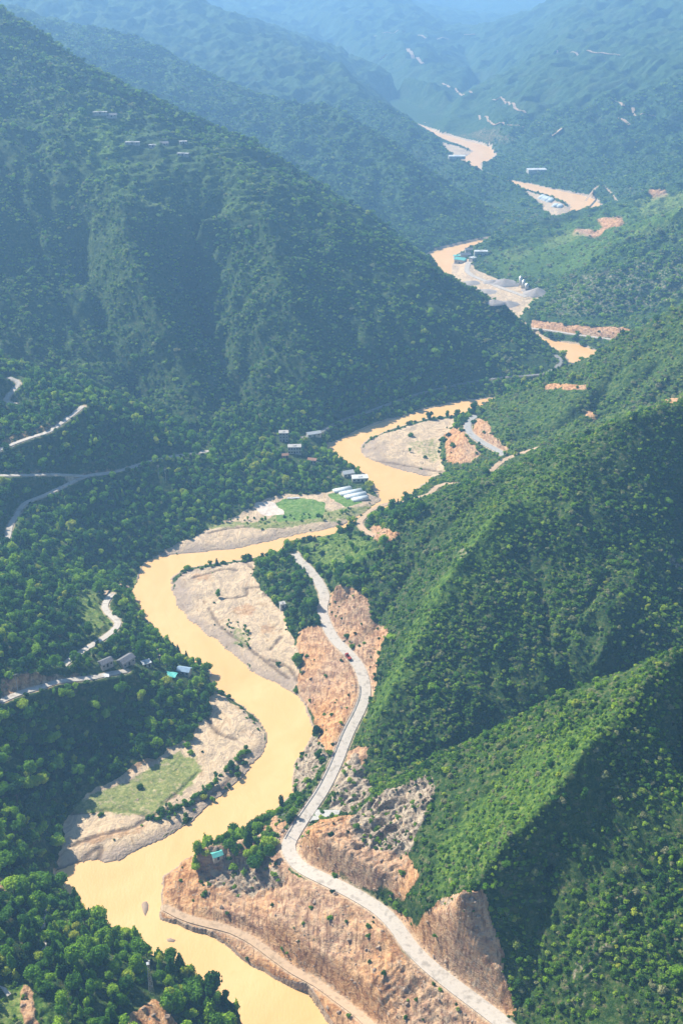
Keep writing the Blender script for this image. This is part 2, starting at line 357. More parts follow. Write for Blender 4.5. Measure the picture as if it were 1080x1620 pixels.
for k in range(len(levels) - 1, -1, -1):
    v, b = levels[k]
    if z is None: z = np.full(v.shape, v.sum() / max(b.sum(), 1))
    else:
        z = np.repeat(np.repeat(z, 2, 0), 2, 1)[:v.shape[0], :v.shape[1]]
        z = box_blur(z, 1)
    fix = b > 0; z[fix] = v[fix]
    z = relax(z, fix, v, 400 if k > 3 else (120 if k > 1 else (50 if k == 1 else 24)))
BASE = z
del levels

# ------------------------------------------------------------------ relief
Z = box_blur(BASE, 3)
flow = box_blur((river | flat).astype(float), 6)
floorish = np.clip(flow * 1.4, 0, 1)
rough = np.clip((Z - 4) / 30, 0, 1) * (1 - floorish)
rs = np.clip(RR / 900.0, 0.7, 3.0)
# gullies: let water run down the slopes and carve
def erode(H, turns):
    h = H[::2, ::2].copy(); n, m = h.shape; cell = (rr[::2] * STEP * 2)[:, None] * np.ones((1, m)); rg = rough[::2, ::2]
    tot = np.zeros_like(h)
    idx = np.arange(n * m).reshape(n, m)
    for turn in range(turns):
        best = np.zeros_like(h); rec = idx.copy()
        for di_ in (-1, 0, 1):
            for dj_ in (-1, 0, 1):
                if di_ == 0 and dj_ == 0: continue
                a0, a1 = max(0, -di_), n - max(0, di_); b0, b1 = max(0, -dj_), m - max(0, dj_)
                dz = (h[a0:a1, b0:b1] - h[a0 + di_:a1 + di_, b0 + dj_:b1 + dj_]) / math.hypot(di_, dj_)
                s_ = best[a0:a1, b0:b1]; q_ = dz > s_
                s_[q_] = dz[q_]; rec[a0:a1, b0:b1][q_] = idx[a0 + di_:a1 + di_, b0 + dj_:b1 + dj_][q_]
        acc = (cell ** 2).ravel().tolist(); rl = rec.ravel().tolist(); od = np.argsort(-h.ravel()).tolist()
        for i in od:
            r_ = rl[i]
            if r_ != i: acc[r_] += acc[i]
        A = np.array(acc).reshape(n, m)
        d = np.clip(np.log(np.maximum(A, 1) / 260.0), 0, 6) * 1.35 * np.clip(np.sqrt(cell / 2.0), .75, 2.2)
        d = box_blur(d * rg, 2 if turn < turns - 1 else 1)
        d = d - box_blur(d, 14) * .6                     # the interfluves stand proud
        h = h - d; tot += d
    up = np.repeat(np.repeat(tot, 2, 0), 2, 1)[:NR, :NT]
    return box_blur(up, 1)
Z = Z + rough * (ridged(GX / 95, GY / 95, 3, 3) - 0.25) * 6.5 * rs
Z = Z + rough * ridged(GX / 34, GY / 34, 3, 9) * 3.4 * np.clip(rs, 0.7, 2)
Z = Z + rough * fbm(GX / 11, GY / 11, 3, 21) * 2.0
far = np.clip((RR - 1200) / 1500, 0, 1)
Z = Z - erode(Z, 3) * rough
Z = Z + far * rough * ridged(GX / 260, GY / 260, 4, 31) * 12 + np.clip((RR - 2400) / 1200, 0, 1) * rough * ridged(GX / 130, GY / 130, 3, 37) * 9

PXg, PYg, DEP = project(GX, GY, Z)
PXg = PXg + (fbm(GX / 14, GY / 14, 3, 91) * 11 + perlin(GX / 3.5, GY / 3.5, 95) * 3) * 600 / DEP
PYg = PYg + (fbm(GX / 14, GY / 14, 3, 93) * 8 + perlin(GX / 3.5, GY / 3.5, 97) * 2.5) * 600 / DEP
def region(poly, ymin=0, ymax=1e9, grow=0):
    m = in_poly(PXg, PYg, poly) & (GY > ymin) & (GY < ymax)
    return m.astype(np.float32)

EXEC_MASKS = True
# --- material masks, from areas of the hillsides
sand = box_blur(flat.astype(float), 2)
near_river = box_blur(river.astype(float), 5)
sand = np.maximum(sand, np.clip(near_river * 2.2, 0, 1) * (Z < 4.0))
dirt = region([(470,1000),(505,985),(530,1015),(555,1045),(568,1065),(575,1092),(566,1120),(548,1155),(520,1200),(505,1180),(500,1150),(490,1125),(470,1100),(465,1085),(478,1060),(470,1030)], 440, 640)
dirt += region([(520,935),(545,925),(570,935),(590,975),(612,1000),(600,1040),(592,1090),(582,1110),(580,1085),(572,1055),(550,1025),(525,1000),(515,965)], 480, 640)
dirt += region([(250,1380),(300,1345),(330,1340),(420,1325),(450,1330),(460,1375),(520,1400),(600,1448),(650,1510),(720,1570),(800,1630),(960,1850),(560,1850),(520,1620),(440,1555),(340,1485),(250,1460)], 240, 430)
dirt += region([(430,1290),(455,1300),(462,1330),(455,1370),(400,1330)], 300, 460)
dirt += region([(455,1345),(480,1320),(540,1385),(600,1430),(660,1440),(720,1420),(740,1500),(780,1580),(800,1625),(720,1565),(650,1500),(600,1445),(500,1390)], 260, 400)
dirt += region([(556,1185),(585,1180),(575,1210),(545,1235),(530,1250),(540,1210)], 420, 480)
dirt += region([(590,830),(612,835),(635,845),(606,862),(585,848)], 600, 760) * 0.9
dirt += region([(752,660),(770,668),(782,690),(805,712),(790,716),(765,700),(745,685)], 780, 960)
dirt += region([(700,680),(730,675),(745,700),(765,720),(740,735),(705,735)], 780, 960) * 0.75
dirt += region([(840,505),(880,512),(930,516),(1000,520),(1000,538),(900,528),(840,518)], 1100, 1260)
dirt += region([(858,608),(925,610),(945,632),(925,618),(860,616)], 800, 1000) + region([(915,648),(935,650),(952,662),(935,664)], 780, 1000) + region([(1045,633),(1085,628),(1085,642),(1050,640)], 640, 1000)
dirt += region([(-40,1388),(20,1393),(16,1410),(-40,1418)], 250, 420) + region([(205,1600),(250,1580),(300,1640),(200,1640)], 220, 330) + region([(36,1560),(56,1570),(66,1640),(40,1640)], 200, 330) * .8
dirt += region([(0,1070),(60,1062),(120,1060),(150,1072),(100,1082),(30,1100),(0,1120)], 380, 620) * .6 + region([(0,742),(120,742),(240,722),(262,726),(140,750),(0,752)], 650, 850) * .6 + region([(0,690),(60,672),(110,655),(118,650),(60,688),(0,712)], 650, 850) * .5
dirt += region([(478,1310),(530,1292),(565,1292),(640,1350),(665,1385),(640,1425),(600,1402),(545,1375),(490,1345)], 300, 420) * .9
dirt += (region([(940,345),(985,340),(990,358),(950,362)], 1400, 1700) + region([(905,362),(960,362),(950,378),(900,372)], 1400, 1700) + region([(1020,300),(1050,298),(1060,312),(1030,318)], 1400, 1800) + region([(700,150),(830,150),(835,200),(760,205)], 2300, 3600) * .35 + region([(700,215),(790,200),(830,225),(780,235),(740,222)], 2200, 3600) * .6 + region([(850,285),(930,280),(985,290),(985,318),(930,305),(870,292)], 1850, 2300) * .45) * .75
dirt = np.clip(box_blur(dirt, 2), 0, 1)
rock = region([(560,1290),(585,1270),(640,1245),(682,1225),(688,1260),(668,1310),(650,1350),(600,1345),(565,1325)], 300, 420) + region([(490,1305),(530,1295),(562,1292),(570,1325),(600,1345),(650,1352),(650,1400),(600,1400),(545,1372),(500,1340)], 300, 420) * .42
rock += region([(460,1150),(500,1165),(520,1200),(480,1260),(462,1250),(468,1210)], 400, 520) * .8
rock += region([(690,1430),(760,1410),(800,1600),(770,1600),(720,1510)], 250, 330) * .45
dirt += region([(690,1425),(765,1405),(812,1610),(780,1615),(700,1530)], 250, 335) * .9
rock += region([(600,1520),(640,1500),(700,1560),(760,1620),(640,1640),(560,1580)], 240, 330) * .42 + region([(460,1500),(520,1520),(560,1580),(520,1580),(470,1540)], 260, 350) * .5
rock += region([(310,1375),(440,1370),(470,1400),(400,1425),(330,1405)], 330, 420) * .6
rock += region([(530,1220),(560,1190),(590,1250),(560,1290),(520,1285)], 400, 480) * .9
rock += region([(840,500),(900,440),(1000,410),(1100,400),(1100,470),(1000,500),(900,505)], 1150, 1400) * .45
rock += region([(880,1600),(902,1525),(945,1445),(1000,1395),(1012,1425),(965,1500),(935,1600)], 240, 345) * .42 + region([(1020,850),(1075,885),(1090,910),(1060,900)], 500, 680) * .6 + region([(690,1440),(720,1360),(770,1300),(765,1340),(730,1420)], 290, 360) * .4
rock += region([(870,770),(905,740),(915,760),(880,800)], 560, 660) * .35 + region([(715,870),(745,862),(750,885),(720,895)], 540, 640) * .5 + region([(700,1120),(725,1080),(735,1090),(715,1150)], 440, 520) * .5
rock = np.clip(box_blur(rock, 5), 0, 1)
grass = region([(940,700),(960,690),(900,760),(800,870),(720,970),(650,1080),(590,1160),(560,1195),(590,1110),(640,1010),(680,930),(760,830),(850,755)], 430, 700) * .9
grass += region([(1000,1100),(1060,1060),(930,1200),(850,1300),(740,1400),(690,1430),(680,1350),(760,1250),(860,1170)], 290, 420) * .8
grass += region([(730,690),(770,640),(900,590),(1085,490),(1085,640),(950,690),(860,720),(800,730)], 720, 1000) * .55
grass += region([(700,850),(720,800),(850,725),(830,760),(740,840)], 560, 720) * .5
grass += region([(470,845),(560,840),(600,860),(560,920),(500,900)], 560, 760) * .9
grass += region([(120,935),(150,940),(180,985),(150,1000),(130,1000)], 480, 640)
grass += region([(110,1278),(200,1240),(290,1190),(330,1190),(300,1260),(240,1290),(150,1285)], 420, 520)
grass += region([(60,1560),(0,1560),(0,1640),(120,1640)], 200, 330) * .8
grass += region([(120,160),(260,170),(400,240),(450,300),(470,330),(420,350),(300,345),(200,320),(120,230)], 1050, 1400) * .5
grass += region([(760,410),(800,370),(880,350),(1085,298),(1085,400),(1000,385),(880,440),(800,440)], 1350, 1750) * .9
grass += region([(0,0),(60,60),(200,170),(190,330),(220,440),(120,560),(0,520)], 850, 1450) * .42  # grass on the big mountain's left face, its sunlit brightness put into the colour
grass = np.clip(box_blur(grass, 10), 0, 1)
field = region([(430,793),(470,786),(515,795),(510,822),(440,826)], 600, 800) + region([(512,781),(545,779),(572,795),(548,803)], 600, 900) + region([(375,800),(430,797),(436,815),(380,820)], 600, 800) * 0
field += region([(905,300),(1085,300),(1085,322),(960,345),(880,362),(860,350)], 1560, 1760) * .4
field = np.clip(box_blur(field, 1), 0, 1)
plot = region([(402,796),(432,793),(453,815),(410,817)], 600, 900)
plot = np.clip(box_blur(plot, 1), 0, 1)
roadm = np.clip(1.6 - roadD / 4.0, 0, 1)
wet = np.clip(near_river * 3.0, 0, 1) * (1 - river)

meadow = region([(105,1285),(135,1262),(200,1238),(240,1212),(285,1188),(305,1200),(300,1225),(270,1262),(240,1292),(160,1285)], 420, 540)
meadow += region([(322,826),(430,822),(520,808),(592,796),(602,806),(520,826),(430,836),(330,836)], 600, 820) + region([(640,700),(690,690),(705,715),(690,735),(660,722)], 780, 960) * .6 + region([(300,1200),(318,1222),(290,1262),(278,1258)], 420, 540) + region([(370,990),(400,1000),(392,1030),(365,1015)], 540, 660) * .6
meadow += region([(200,905),(225,925),(215,950),(190,935),(150,905)], 560, 760) + region([(430,826),(470,820),(515,815),(512,800),(480,786),(432,794)], 600, 900)
meadow += region([(-20,1575),(38,1568),(44,1640),(-20,1640)], 200, 330)
meadow += region([(1000,318),(1085,300),(1085,330),(1010,345)], 1300, 1800) * .8 + region([(850,375),(900,360),(930,372),(870,395)], 1300, 1800) * .8 + region([(790,400),(820,385),(850,395),(810,420)], 1300, 1800) * .7 + region([(990,365),(1085,335),(1085,360),(1000,385)], 1300, 1800) * .6 + region([(205,300),(330,330),(320,345),(210,325)], 1040, 1400) * .6 + region([(380,270),(430,290),(440,305),(400,300)], 1040, 1400) * .8 + region([(140,170),(220,175),(230,190),(150,190)], 1100, 1420) * .6 + region([(740,720),(800,735),(860,715),(850,730),(790,765),(745,740)], 700, 960) * .5
meadow += region([(122,932),(150,932),(186,984),(152,1006),(128,1003)], 480, 640) + region([(475,850),(555,842),(590,858),(550,890),(500,898)], 560, 760) * .7
meadow = np.clip(box_blur(meadow, 2), 0, 1)
ochre = region([(305,908),(330,905),(335,918),(308,920)], 500, 800) + region([(370,960),(400,958),(405,972),(375,975)], 500, 800) + region([(410,990),(438,988),(436,1003),(412,1005)], 500, 800) + region([(95,1345),(155,1320),(235,1300),(230,1312),(150,1340),(100,1372)], 400, 520) + region([(185,1210),(240,1188),(260,1195),(200,1228)], 400, 560) + region([(285,1380),(330,1375),(400,1420),(380,1440),(310,1420)], 240, 430) * .4
ochre = np.clip(box_blur(ochre, 3), 0, 1)
CHN = [[(331,963),(351,992),(392,1024),(424,1049),(457,1073)], [(355,947),(388,943),(392,931),(424,931)], [(428,1028),(445,1008)], [(424,1045),(457,1057),(481,1094)], [(306,914),(351,902),(375,902)],
       [(109,1288),(166,1282),(207,1284),(235,1292),(272,1280),(321,1265),(361,1235),(386,1198)], [(93,1373),(125,1361),(158,1341),(154,1361),(135,1368)], [(109,1341),(154,1324),(203,1312),(235,1296)], [(256,1276),(280,1255),(313,1223)],
       [(601,728),(643,736),(713,750)], [(270,1440),(300,1452),(330,1462)], [(300,1440),(330,1420),(345,1410)], [(400,912),(420,905),(440,915)], [(380,880),(400,900),(430,935)], [(325,1130),(345,1160),(375,1170)], [(330,845),(380,835),(450,836)], [(415,940),(440,948),(470,945)]]
chD, _z = seg_field([(smooth_line([PZ(a, c, 1.5) for a, c in l], 2.0), 30.0) for l in CHN], 30)
ch = np.clip(1 - (chD + perlin(GX / 4, GY / 4, 121) * .9) / 1.7, 0, 1) * (sand > .2)
md = np.stack([meadow, np.clip(ch * 1.6, 0, 1), ochre, np.ones_like(Z)], -1).astype(np.float32)
Z = Z - ch * .9
q_ = (Z + 1.4 * fbm(GX / 12, GY / 12, 3, 151) + .12 * GX) / 2.6; fr = q_ - np.floor(q_); Z = Z + np.clip(rock + .35 * dirt, 0, 1) * .8 * (np.clip((fr - .55) / .3, 0, 1) - fr) * 2.6
# rock relief
rk = np.clip(rock * 1.3 + dirt * .45, 0, 1)
crag = ridged((GX + .5 * GY) / 13, (GY - .5 * GX) / 7 + Z / 12, 3, 51)
Z = Z + rock * crag * 4.2 + rk * ridged(GX / 4.0, GY / 4.0 + Z / 5, 2, 61) * 0.8 + dirt * (1 - rock) * ridged((GX * .6 + GY * .8) / 6.0, (GY * .6 - GX * .8) / 30, 3, 65) * 1.9
Z = Z + np.where(flat, fbm(GX / 16, GY / 16, 3, 71) * 0.9 + ridged(GX / 30, GY / 14, 2, 75) * .35, 0) * (1 - near_river)
nr2 = box_blur(river.astype(float), 40); Z = Z - np.where(flat, np.clip(nr2 * 2.4, 0, 1) * np.clip(Z - .3, 0, 3), 0)
nr3 = box_blur(river[::4, ::4].astype(float), 14); nr3 = box_blur(np.repeat(np.repeat(nr3, 4, 0), 4, 1)[:NR, :NT], 3)
wet = np.clip(nr3 * 2.3 + .75 * fbm(GX / 20, GY / 20, 3, 141) - .22, 0, 1) * (1 - river)
# canopy relief of the far slopes
def steps(poly, ymin, ymax, h, k=.8):
    global Z
    m = box_blur(region(poly, ymin, ymax), 6) * k
    q_ = (Z + 2.0 * fbm(GX / 40, GY / 40, 2, 131)) / h; fr = q_ - np.floor(q_); st = np.clip((fr - .62) / .38, 0, 1); Z = Z + m * (np.floor(q_) + st - q_) * h
    return m
ter = steps([(110,160),(200,165),(300,215),(400,245),(450,290),(480,330),(420,352),(300,350),(200,325),(130,250)], 1040, 1420, 5.0)
ter = ter + steps([(760,410),(800,370),(880,350),(1085,298),(1085,345),(960,380),(880,430),(800,440)], 1350, 1750, 4.0)
ter = ter + steps([(118,930),(150,932),(188,985),(150,1008),(125,1003)], 480, 640, 1.8) + steps([(470,845),(560,838),(610,862),(570,925),(495,905)], 560, 760, 1.6) + steps([(0,1555),(60,1570),(95,1640),(0,1640)], 200, 330, 1.4)
cano = np.clip((RR - 1300) / 600, 0, 1) * (1 - floorish) * (1 - np.clip(dirt + rock + roadm, 0, 1))
Z = Z + cano * np.abs(perlin(GX / 9, GY / 9, 81)) * 5.0
# cut the roads in, sink the river
rb = np.clip((roadD - 3.6) / 5.0, 0, 1); rb = rb * rb * (3 - 2 * rb)
Z = np.where(river, Z, roadZ * (1 - rb) + Z * rb)
Z = np.where(river, np.minimum(Z, -0.8) , np.maximum(Z, 0.25 + 0.5 * fbm(GX / 9, GY / 9, 2, 77)))
Z = np.where((~river) & (Z < 6), Z - np.clip(near_river * 1.6, 0, 1) * np.clip(Z - 0.3, 0, 1.2) * (roadD > 6), Z)

# ------------------------------------------------------------------ node helpers
def mat(name):
    m = bpy.data.materials.new(name); m.use_nodes = True
    nt = m.node_tree; b = nt.nodes['Principled BSDF']
    b.inputs['Roughness'].default_value = 0.9
    b.inputs['Specular IOR Level'].default_value = 0.15
    return m, nt, b
def N(nt, t, **kw):
    n = nt.nodes.new(t)
    for k, v in kw.items(): setattr(n, k, v)
    return n
def noise(nt, scale, detail=4, rough=0.55, vec=None, dist=0.0):
    n = N(nt, 'ShaderNodeTexNoise'); n.inputs['Scale'].default_value = scale; n.inputs['Detail'].default_value = detail
    n.inputs['Roughness'].default_value = rough; n.inputs['Distortion'].default_value = dist
    if vec is not None: nt.links.new(vec, n.inputs['Vector'])
    return n.outputs['Fac']
def ramp(nt, src, stops, interp='LINEAR'):
    r = N(nt, 'ShaderNodeValToRGB'); r.color_ramp.interpolation = interp
    e = r.color_ramp.elements
    while len(e) < len(stops): e.new(0.5)
    for k, (p, c) in enumerate(stops):
        e[k].position = p; e[k].color = (c[0], c[1], c[2], 1) if not isinstance(c, (int, float)) else (c, c, c, 1)
    nt.links.new(src, r.inputs[0]); return r.outputs[0]
def mix(nt, f, a, b):
    m = N(nt, 'ShaderNodeMix', data_type='RGBA')
    for sock, v in ((m.inputs[0], f), (m.inputs[6], a), (m.inputs[7], b)):
        if hasattr(v, 'links') or isinstance(v, bpy.types.NodeSocket): nt.links.new(v, sock)
        elif isinstance(v, (int, float)): sock.default_value = v
        else: sock.default_value = (v[0], v[1], v[2], 1)
    return m.outputs[2]
def math_(nt, op, a, b=0.0, clamp=False):
    m = N(nt, 'ShaderNodeMath', operation=op); m.use_clamp = clamp
    for s, v in ((m.inputs[0], a), (m.inputs[1], b)):
        if isinstance(v, bpy.types.NodeSocket): nt.links.new(v, s)
        else: s.default_value = v
    return m.outputs[0]
def objcoord(nt, scale=(1, 1, 1)):
    g = N(nt, 'ShaderNodeNewGeometry')
    if scale == (1, 1, 1): return g.outputs['Position']
    m = N(nt, 'ShaderNodeMapping'); m.inputs['Scale'].default_value = scale
    nt.links.new(g.outputs['Position'], m.inputs['Vector']); return m.outputs[0]
def bump(nt, b, h, strength=0.5, dist=0.5):
    n = N(nt, 'ShaderNodeBump'); n.inputs['Strength'].default_value = strength; n.inputs['Distance'].default_value = dist
    nt.links.new(h, n.inputs['Height']); nt.links.new(n.outputs[0], b.inputs['Normal'])
def simple(name, col, rough=0.8, var=0.25, scale=1.0, metal=0.0):
    m, nt, b = mat(name)
    f = noise(nt, scale, 4, .6, objcoord(nt))
    lo = [c * (1 - var) for c in col]; hi = [min(c * (1 + var), 1) for c in col]
    nt.links.new(ramp(nt, f, [(0.3, lo), (0.7, hi)]), b.inputs['Base Color'])
    b.inputs['Roughness'].default_value = rough; b.inputs['Metallic'].default_value = metal
    return m

def terrain_material():
    m, nt, b = mat("land")
    L = nt.links
    P = objcoord(nt)
    def attr(name):
        a = N(nt, 'ShaderNodeAttribute', attribute_name=name)
        s = N(nt, 'ShaderNodeSeparateColor'); L.new(a.outputs['Color'], s.inputs[0])
        return s.outputs[0], s.outputs[1], s.outputs[2]
    sandA, dirtA, rockA = attr("ma"); grassA, fieldA, plotA = attr("mb"); wetA, farA, roadA = attr("mc"); meadA, chanA, ochA = attr("md")
    nf = noise(nt, 0.11, 5, .62, P); nm = noise(nt, 0.9, 4, .6, P); nl = noise(nt, 0.018, 4, .55, P); nx = noise(nt, 0.35, 5, .65, P)
    def sharp(a, w=0.55, k=4.0):         # mask broken up by noise
        t = math_(nt, 'ADD', a, math_(nt, 'MULTIPLY', math_(nt, 'SUBTRACT', nx, 0.5), w * 2))
        return math_(nt, 'MULTIPLY', math_(nt, 'SUBTRACT', t, 0.42), k, True)
    # scrub floor
    scrub = ramp(nt, nx, [(0.3, (0.012, 0.036, 0.01)), (0.46, (0.028, 0.066, 0.012)), (0.56, (0.06, 0.095, 0.02)), (0.65, (0.12, 0.115, 0.055)), (0.8, (0.17, 0.14, 0.1))])
    farveg = ramp(nt, nf, [(0.3, (0.016, 0.045, 0.014)), (0.5, (0.03, 0.072, 0.02)), (0.66, (0.055, 0.105, 0.03)), (0.85, (0.12, 0.12, 0.06))])
    farveg = mix(nt, ramp(nt, nl, [(0.5, 0.0), (0.75, 0.45)]), farveg, (0.08, 0.09, 0.05))
    base = mix(nt, farA, scrub, farveg)
    gr = ramp(nt, nx, [(0.3, (0.02, 0.055, 0.008)), (0.44, (0.05, 0.11, 0.012)), (0.54, (0.085, 0.165, 0.018)), (0.64, (0.14, 0.2, 0.03)), (0.76, (0.2, 0.2, 0.06)), (0.82, (0.2, 0.18, 0.09))])
    base = mix(nt, math_(nt, 'MULTIPLY', sharp(grassA, .8, 1.6), 0.95), base, gr)
    fine = noise(nt, 1.3, 5, .75, P)
    base = mix(nt, ramp(nt, fine, [(.36, .75), (.46, 0.0)]), base, (0.01, 0.028, 0.01))
    base = mix(nt, ramp(nt, fine, [(.56, 0.0), (.66, .55)]), base, (0.17, 0.16, 0.085))
    # rock
    Pw = objcoord(nt, (0.35, 0.35, 1.1))
    w1 = noise(nt, 0.5, 8, .7, Pw, 1.2)
    rk = ramp(nt, w1, [(0.3, (0.06, 0.045, 0.035)), (0.42, (0.17, 0.13, 0.095)), (0.5, (0.31, 0.25, 0.185)), (0.6, (0.46, 0.39, 0.29)), (0.67, (0.46, 0.26, 0.11)), (0.8, (0.38, 0.31, 0.24))])
    # orange cuttings
    Pd = objcoord(nt, (0.5, 0.5, 0.5))
    w2 = noise(nt, 0.55, 8, .72, Pd, 0.8)
    dr = ramp(nt, w2, [(0.3, (0.12, 0.055, 0.028)), (0.41, (0.3, 0.14, 0.06)), (0.5, (0.46, 0.245, 0.11)), (0.58, (0.56, 0.35, 0.18)), (0.66, (0.44, 0.2, 0.075)), (0.78, (0.38, 0.29, 0.22))])
    dr = mix(nt, ramp(nt, nl, [(0.4, 0.0), (0.6, 0.75)]), dr, ramp(nt, w2, [(0.3, (0.17, 0.11, 0.085)), (0.45, (0.32, 0.21, 0.15)), (0.56, (0.46, 0.33, 0.22)), (0.7, (0.52, 0.4, 0.28))]))
    wv = N(nt, 'ShaderNodeTexNoise'); wv.inputs['Scale'].default_value = 1.0; wv.inputs['Detail'].default_value = 6; L.new(objcoord(nt, (.9, .14, .25)), wv.inputs['Vector'])
    dr = mix(nt, ramp(nt, wv.outputs['Fac'], [(.36, .6), (.47, 0.0)]), dr, (0.12, 0.06, 0.035))
    dr = mix(nt, ramp(nt, wv.outputs['Fac'], [(.55, 0.0), (.68, .5)]), dr, (0.6, 0.34, 0.15))
    base = mix(nt, sharp(dirtA, .35, 5), base, dr)
    base = mix(nt, sharp(rockA, .45, 5), base, rk)
    # sand
    Ps = objcoord(nt, (1.0, 0.45, 1.0))
    w3 = noise(nt, 0.09, 7, .62, Ps, 2.2)
    sd = ramp(nt, w3, [(0.3, (0.32, 0.22, 0.13)), (0.4, (0.5, 0.37, 0.235)), (0.48, (0.6, 0.46, 0.3)), (0.55, (0.38, 0.29, 0.205)), (0.62, (0.55, 0.42, 0.28)), (0.7, (0.42, 0.29, 0.18)), (0.8, (0.3, 0.165, 0.085))])
    sd = mix(nt, ramp(nt, wetA, [(0.25, 0.0), (0.8, 0.8)]), sd, ramp(nt, w3, [(0.35, (0.24, 0.185, 0.15)), (0.6, (0.36, 0.285, 0.23))]))
    sd = mix(nt, math_(nt, 'MULTIPLY', sharp(ochA, 1.3, 2.0), .5), sd, (0.4, 0.2, 0.085))
    sd = mix(nt, math_(nt, 'MULTIPLY', chanA, .75), sd, (0.13, 0.09, 0.065))
    deb = noise(nt, 0.5, 6, .75, P)
    sd = mix(nt, ramp(nt, deb, [(.6, 0.0), (.68, .6)]), sd, (0.16, 0.115, 0.085))
    base = mix(nt, sharp(sandA, .25, 6), base, sd)
    base = mix(nt, math_(nt, 'MULTIPLY', sharp(meadA, 1.1, 2.0), .85), base, ramp(nt, noise(nt, .5, 6, .72, P), [(0.32, (0.045, 0.09, 0.02)), (0.46, (0.12, 0.18, 0.035)), (0.58, (0.22, 0.25, 0.07)), (0.72, (0.36, 0.29, 0.15))]))
    fl = ramp(nt, nx, [(0.3, (0.06, 0.13, 0.025)), (0.5, (0.13, 0.23, 0.05)), (0.62, (0.2, 0.27, 0.09)), (0.75, (0.3, 0.26, 0.14))])
    base = mix(nt, sharp(fieldA, .12, 6), base, fl)
    base = mix(nt, sharp(plotA, .1, 6), base, ramp(nt, nx, [(0.3, (0.5, 0.42, 0.35)), (0.7, (0.68, 0.6, 0.52))]))
    base = mix(nt, math_(nt, 'MULTIPLY', sharp(roadA, .3, 3), .9), base, ramp(nt, nm, [(0.3, (0.4, 0.29, 0.19)), (0.7, (0.62, 0.5, 0.36))]))
    L.new(base, b.inputs['Base Color'])
    h = math_(nt, 'ADD', math_(nt, 'MULTIPLY', w1, 2.0), nm)
    bump(nt, b, math_(nt, 'ADD', h, math_(nt, 'MULTIPLY', nf, 3.0)), 0.55, 1.2)
    b.inputs['Specular IOR Level'].default_value = 0.08
    return m
LAND = terrain_material()

# ------------------------------------------------------------------ terrain objects
dzi, dzj = np.gradient(Z)
vx = np.stack([GX, GY, Z], -1).astype(np.float32)
di = np.gradient(vx, axis=0); dj = np.gradient(vx, axis=1)
NOR = np.cross(dj, di); NOR /= np.linalg.norm(NOR, axis=-1, keepdims=True) + 1e-9
if NOR[NR // 2, NT // 2, 2] < 0: NOR = -NOR
SLOPE = NOR[..., 2]

ma = np.stack([sand, dirt, rock, np.ones_like(Z)], -1).astype(np.float32)
mb = np.stack([grass, field, plot, np.ones_like(Z)], -1).astype(np.float32)
mc = np.stack([wet, np.clip((RR - 900) / 500, 0, 1), roadm * (Z > 0.5), np.ones_like(Z)], -1).astype(np.float32)

# which piece of country each quad belongs to
cz = (Z[:-1, :-1] + Z[1:, 1:]) / 2; cy = (GY[:-1, :-1] + GY[1:, 1:]) / 2; cx = (GX[:-1, :-1] + GX[1:, 1:]) / 2
def q(a): return (a[:-1, :-1] + a[1:, 1:] + a[1:, :-1] + a[:-1, 1:]) / 4
qs, qd, qr, qf, qriv = q(sand), q(dirt), q(rock), q(np.maximum(field, plot)), q(river.astype(float))
kind = np.zeros(cz.shape, int)                               # 0 near hillside
rx = -10 + 0 * cx
kind[(cx > 20 + 0.17 * (cy - 600)) & (cy < 720)] = 1         # right hills
kind[(cx > 60) & (cy >= 720) & (cy < 1130)] = 2
kind[(cx > 120) & (cy >= 1130) & (cy < 1850)] = 3
kind[(cx <= 120) & (cy >= 870) & (cy < 1500)] = 4            # big mountain
kind[(cx <= 230) & (cy >= 1500) & (cy < 2700)] = 5
kind[(cx > 230) & (cy >= 1850) & (cy < 3700)] = 6
kind[(cy >= 2700) & (kind != 6)] = 7
kind[(qd > .5)] = 8
kind[(qr > .5)] = 9
kind[(qs > .5) | (qriv > 0.01)] = 10
kind[(qf > .5)] = 11
names = {0: "wooded_hillside", 1: "scrub_hillside", 2: "hillside", 3: "terraced_hill", 4: "mountain", 5: "mountain_ridge", 6: "mountain_slope", 7: "distant_mountain", 8: "bare_earth_slope", 9: "cliff", 10: "sandbank", 11: "field"}
VI = np.arange(NR * NT).reshape(NR, NT)
quads = np.stack([VI[:-1, :-1], VI[:-1, 1:], VI[1:, 1:], VI[1:, :-1]], -1)
VF = vx.reshape(-1, 3); NF = NOR.reshape(-1, 3).astype(np.float32)
for k, nm_ in names.items():
    qd_ = quads[kind == k]
    if len(qd_) == 0: continue
    used, inv = np.unique(qd_.ravel(), return_inverse=True)
    me = bpy.data.meshes.new(nm_)
    me.vertices.add(len(used)); me.vertices.foreach_set("co", VF[used].ravel())
    nq = len(qd_)
    me.loops.add(nq * 4); me.loops.foreach_set("vertex_index", inv.astype(np.int32).ravel())
    me.polygons.add(nq); me.polygons.foreach_set("loop_start", np.arange(0, nq * 4, 4, dtype=np.int32))
    me.polygons.foreach_set("use_smooth", np.ones(nq, bool))
    me.update(calc_edges=True)
    for an, arr in (("ma", ma), ("mb", mb), ("mc", mc), ("md", md)):
        a = me.attributes.new(an, 'FLOAT_COLOR', 'POINT'); a.data.foreach_set("color", arr.reshape(-1, 4)[used].ravel())
    me.normals_split_custom_set_from_vertices(NF[used])
    me.materials.append(LAND)
    o = bpy.data.objects.new(nm_, me); C.objects.link(o); o["kind"] = "structure"

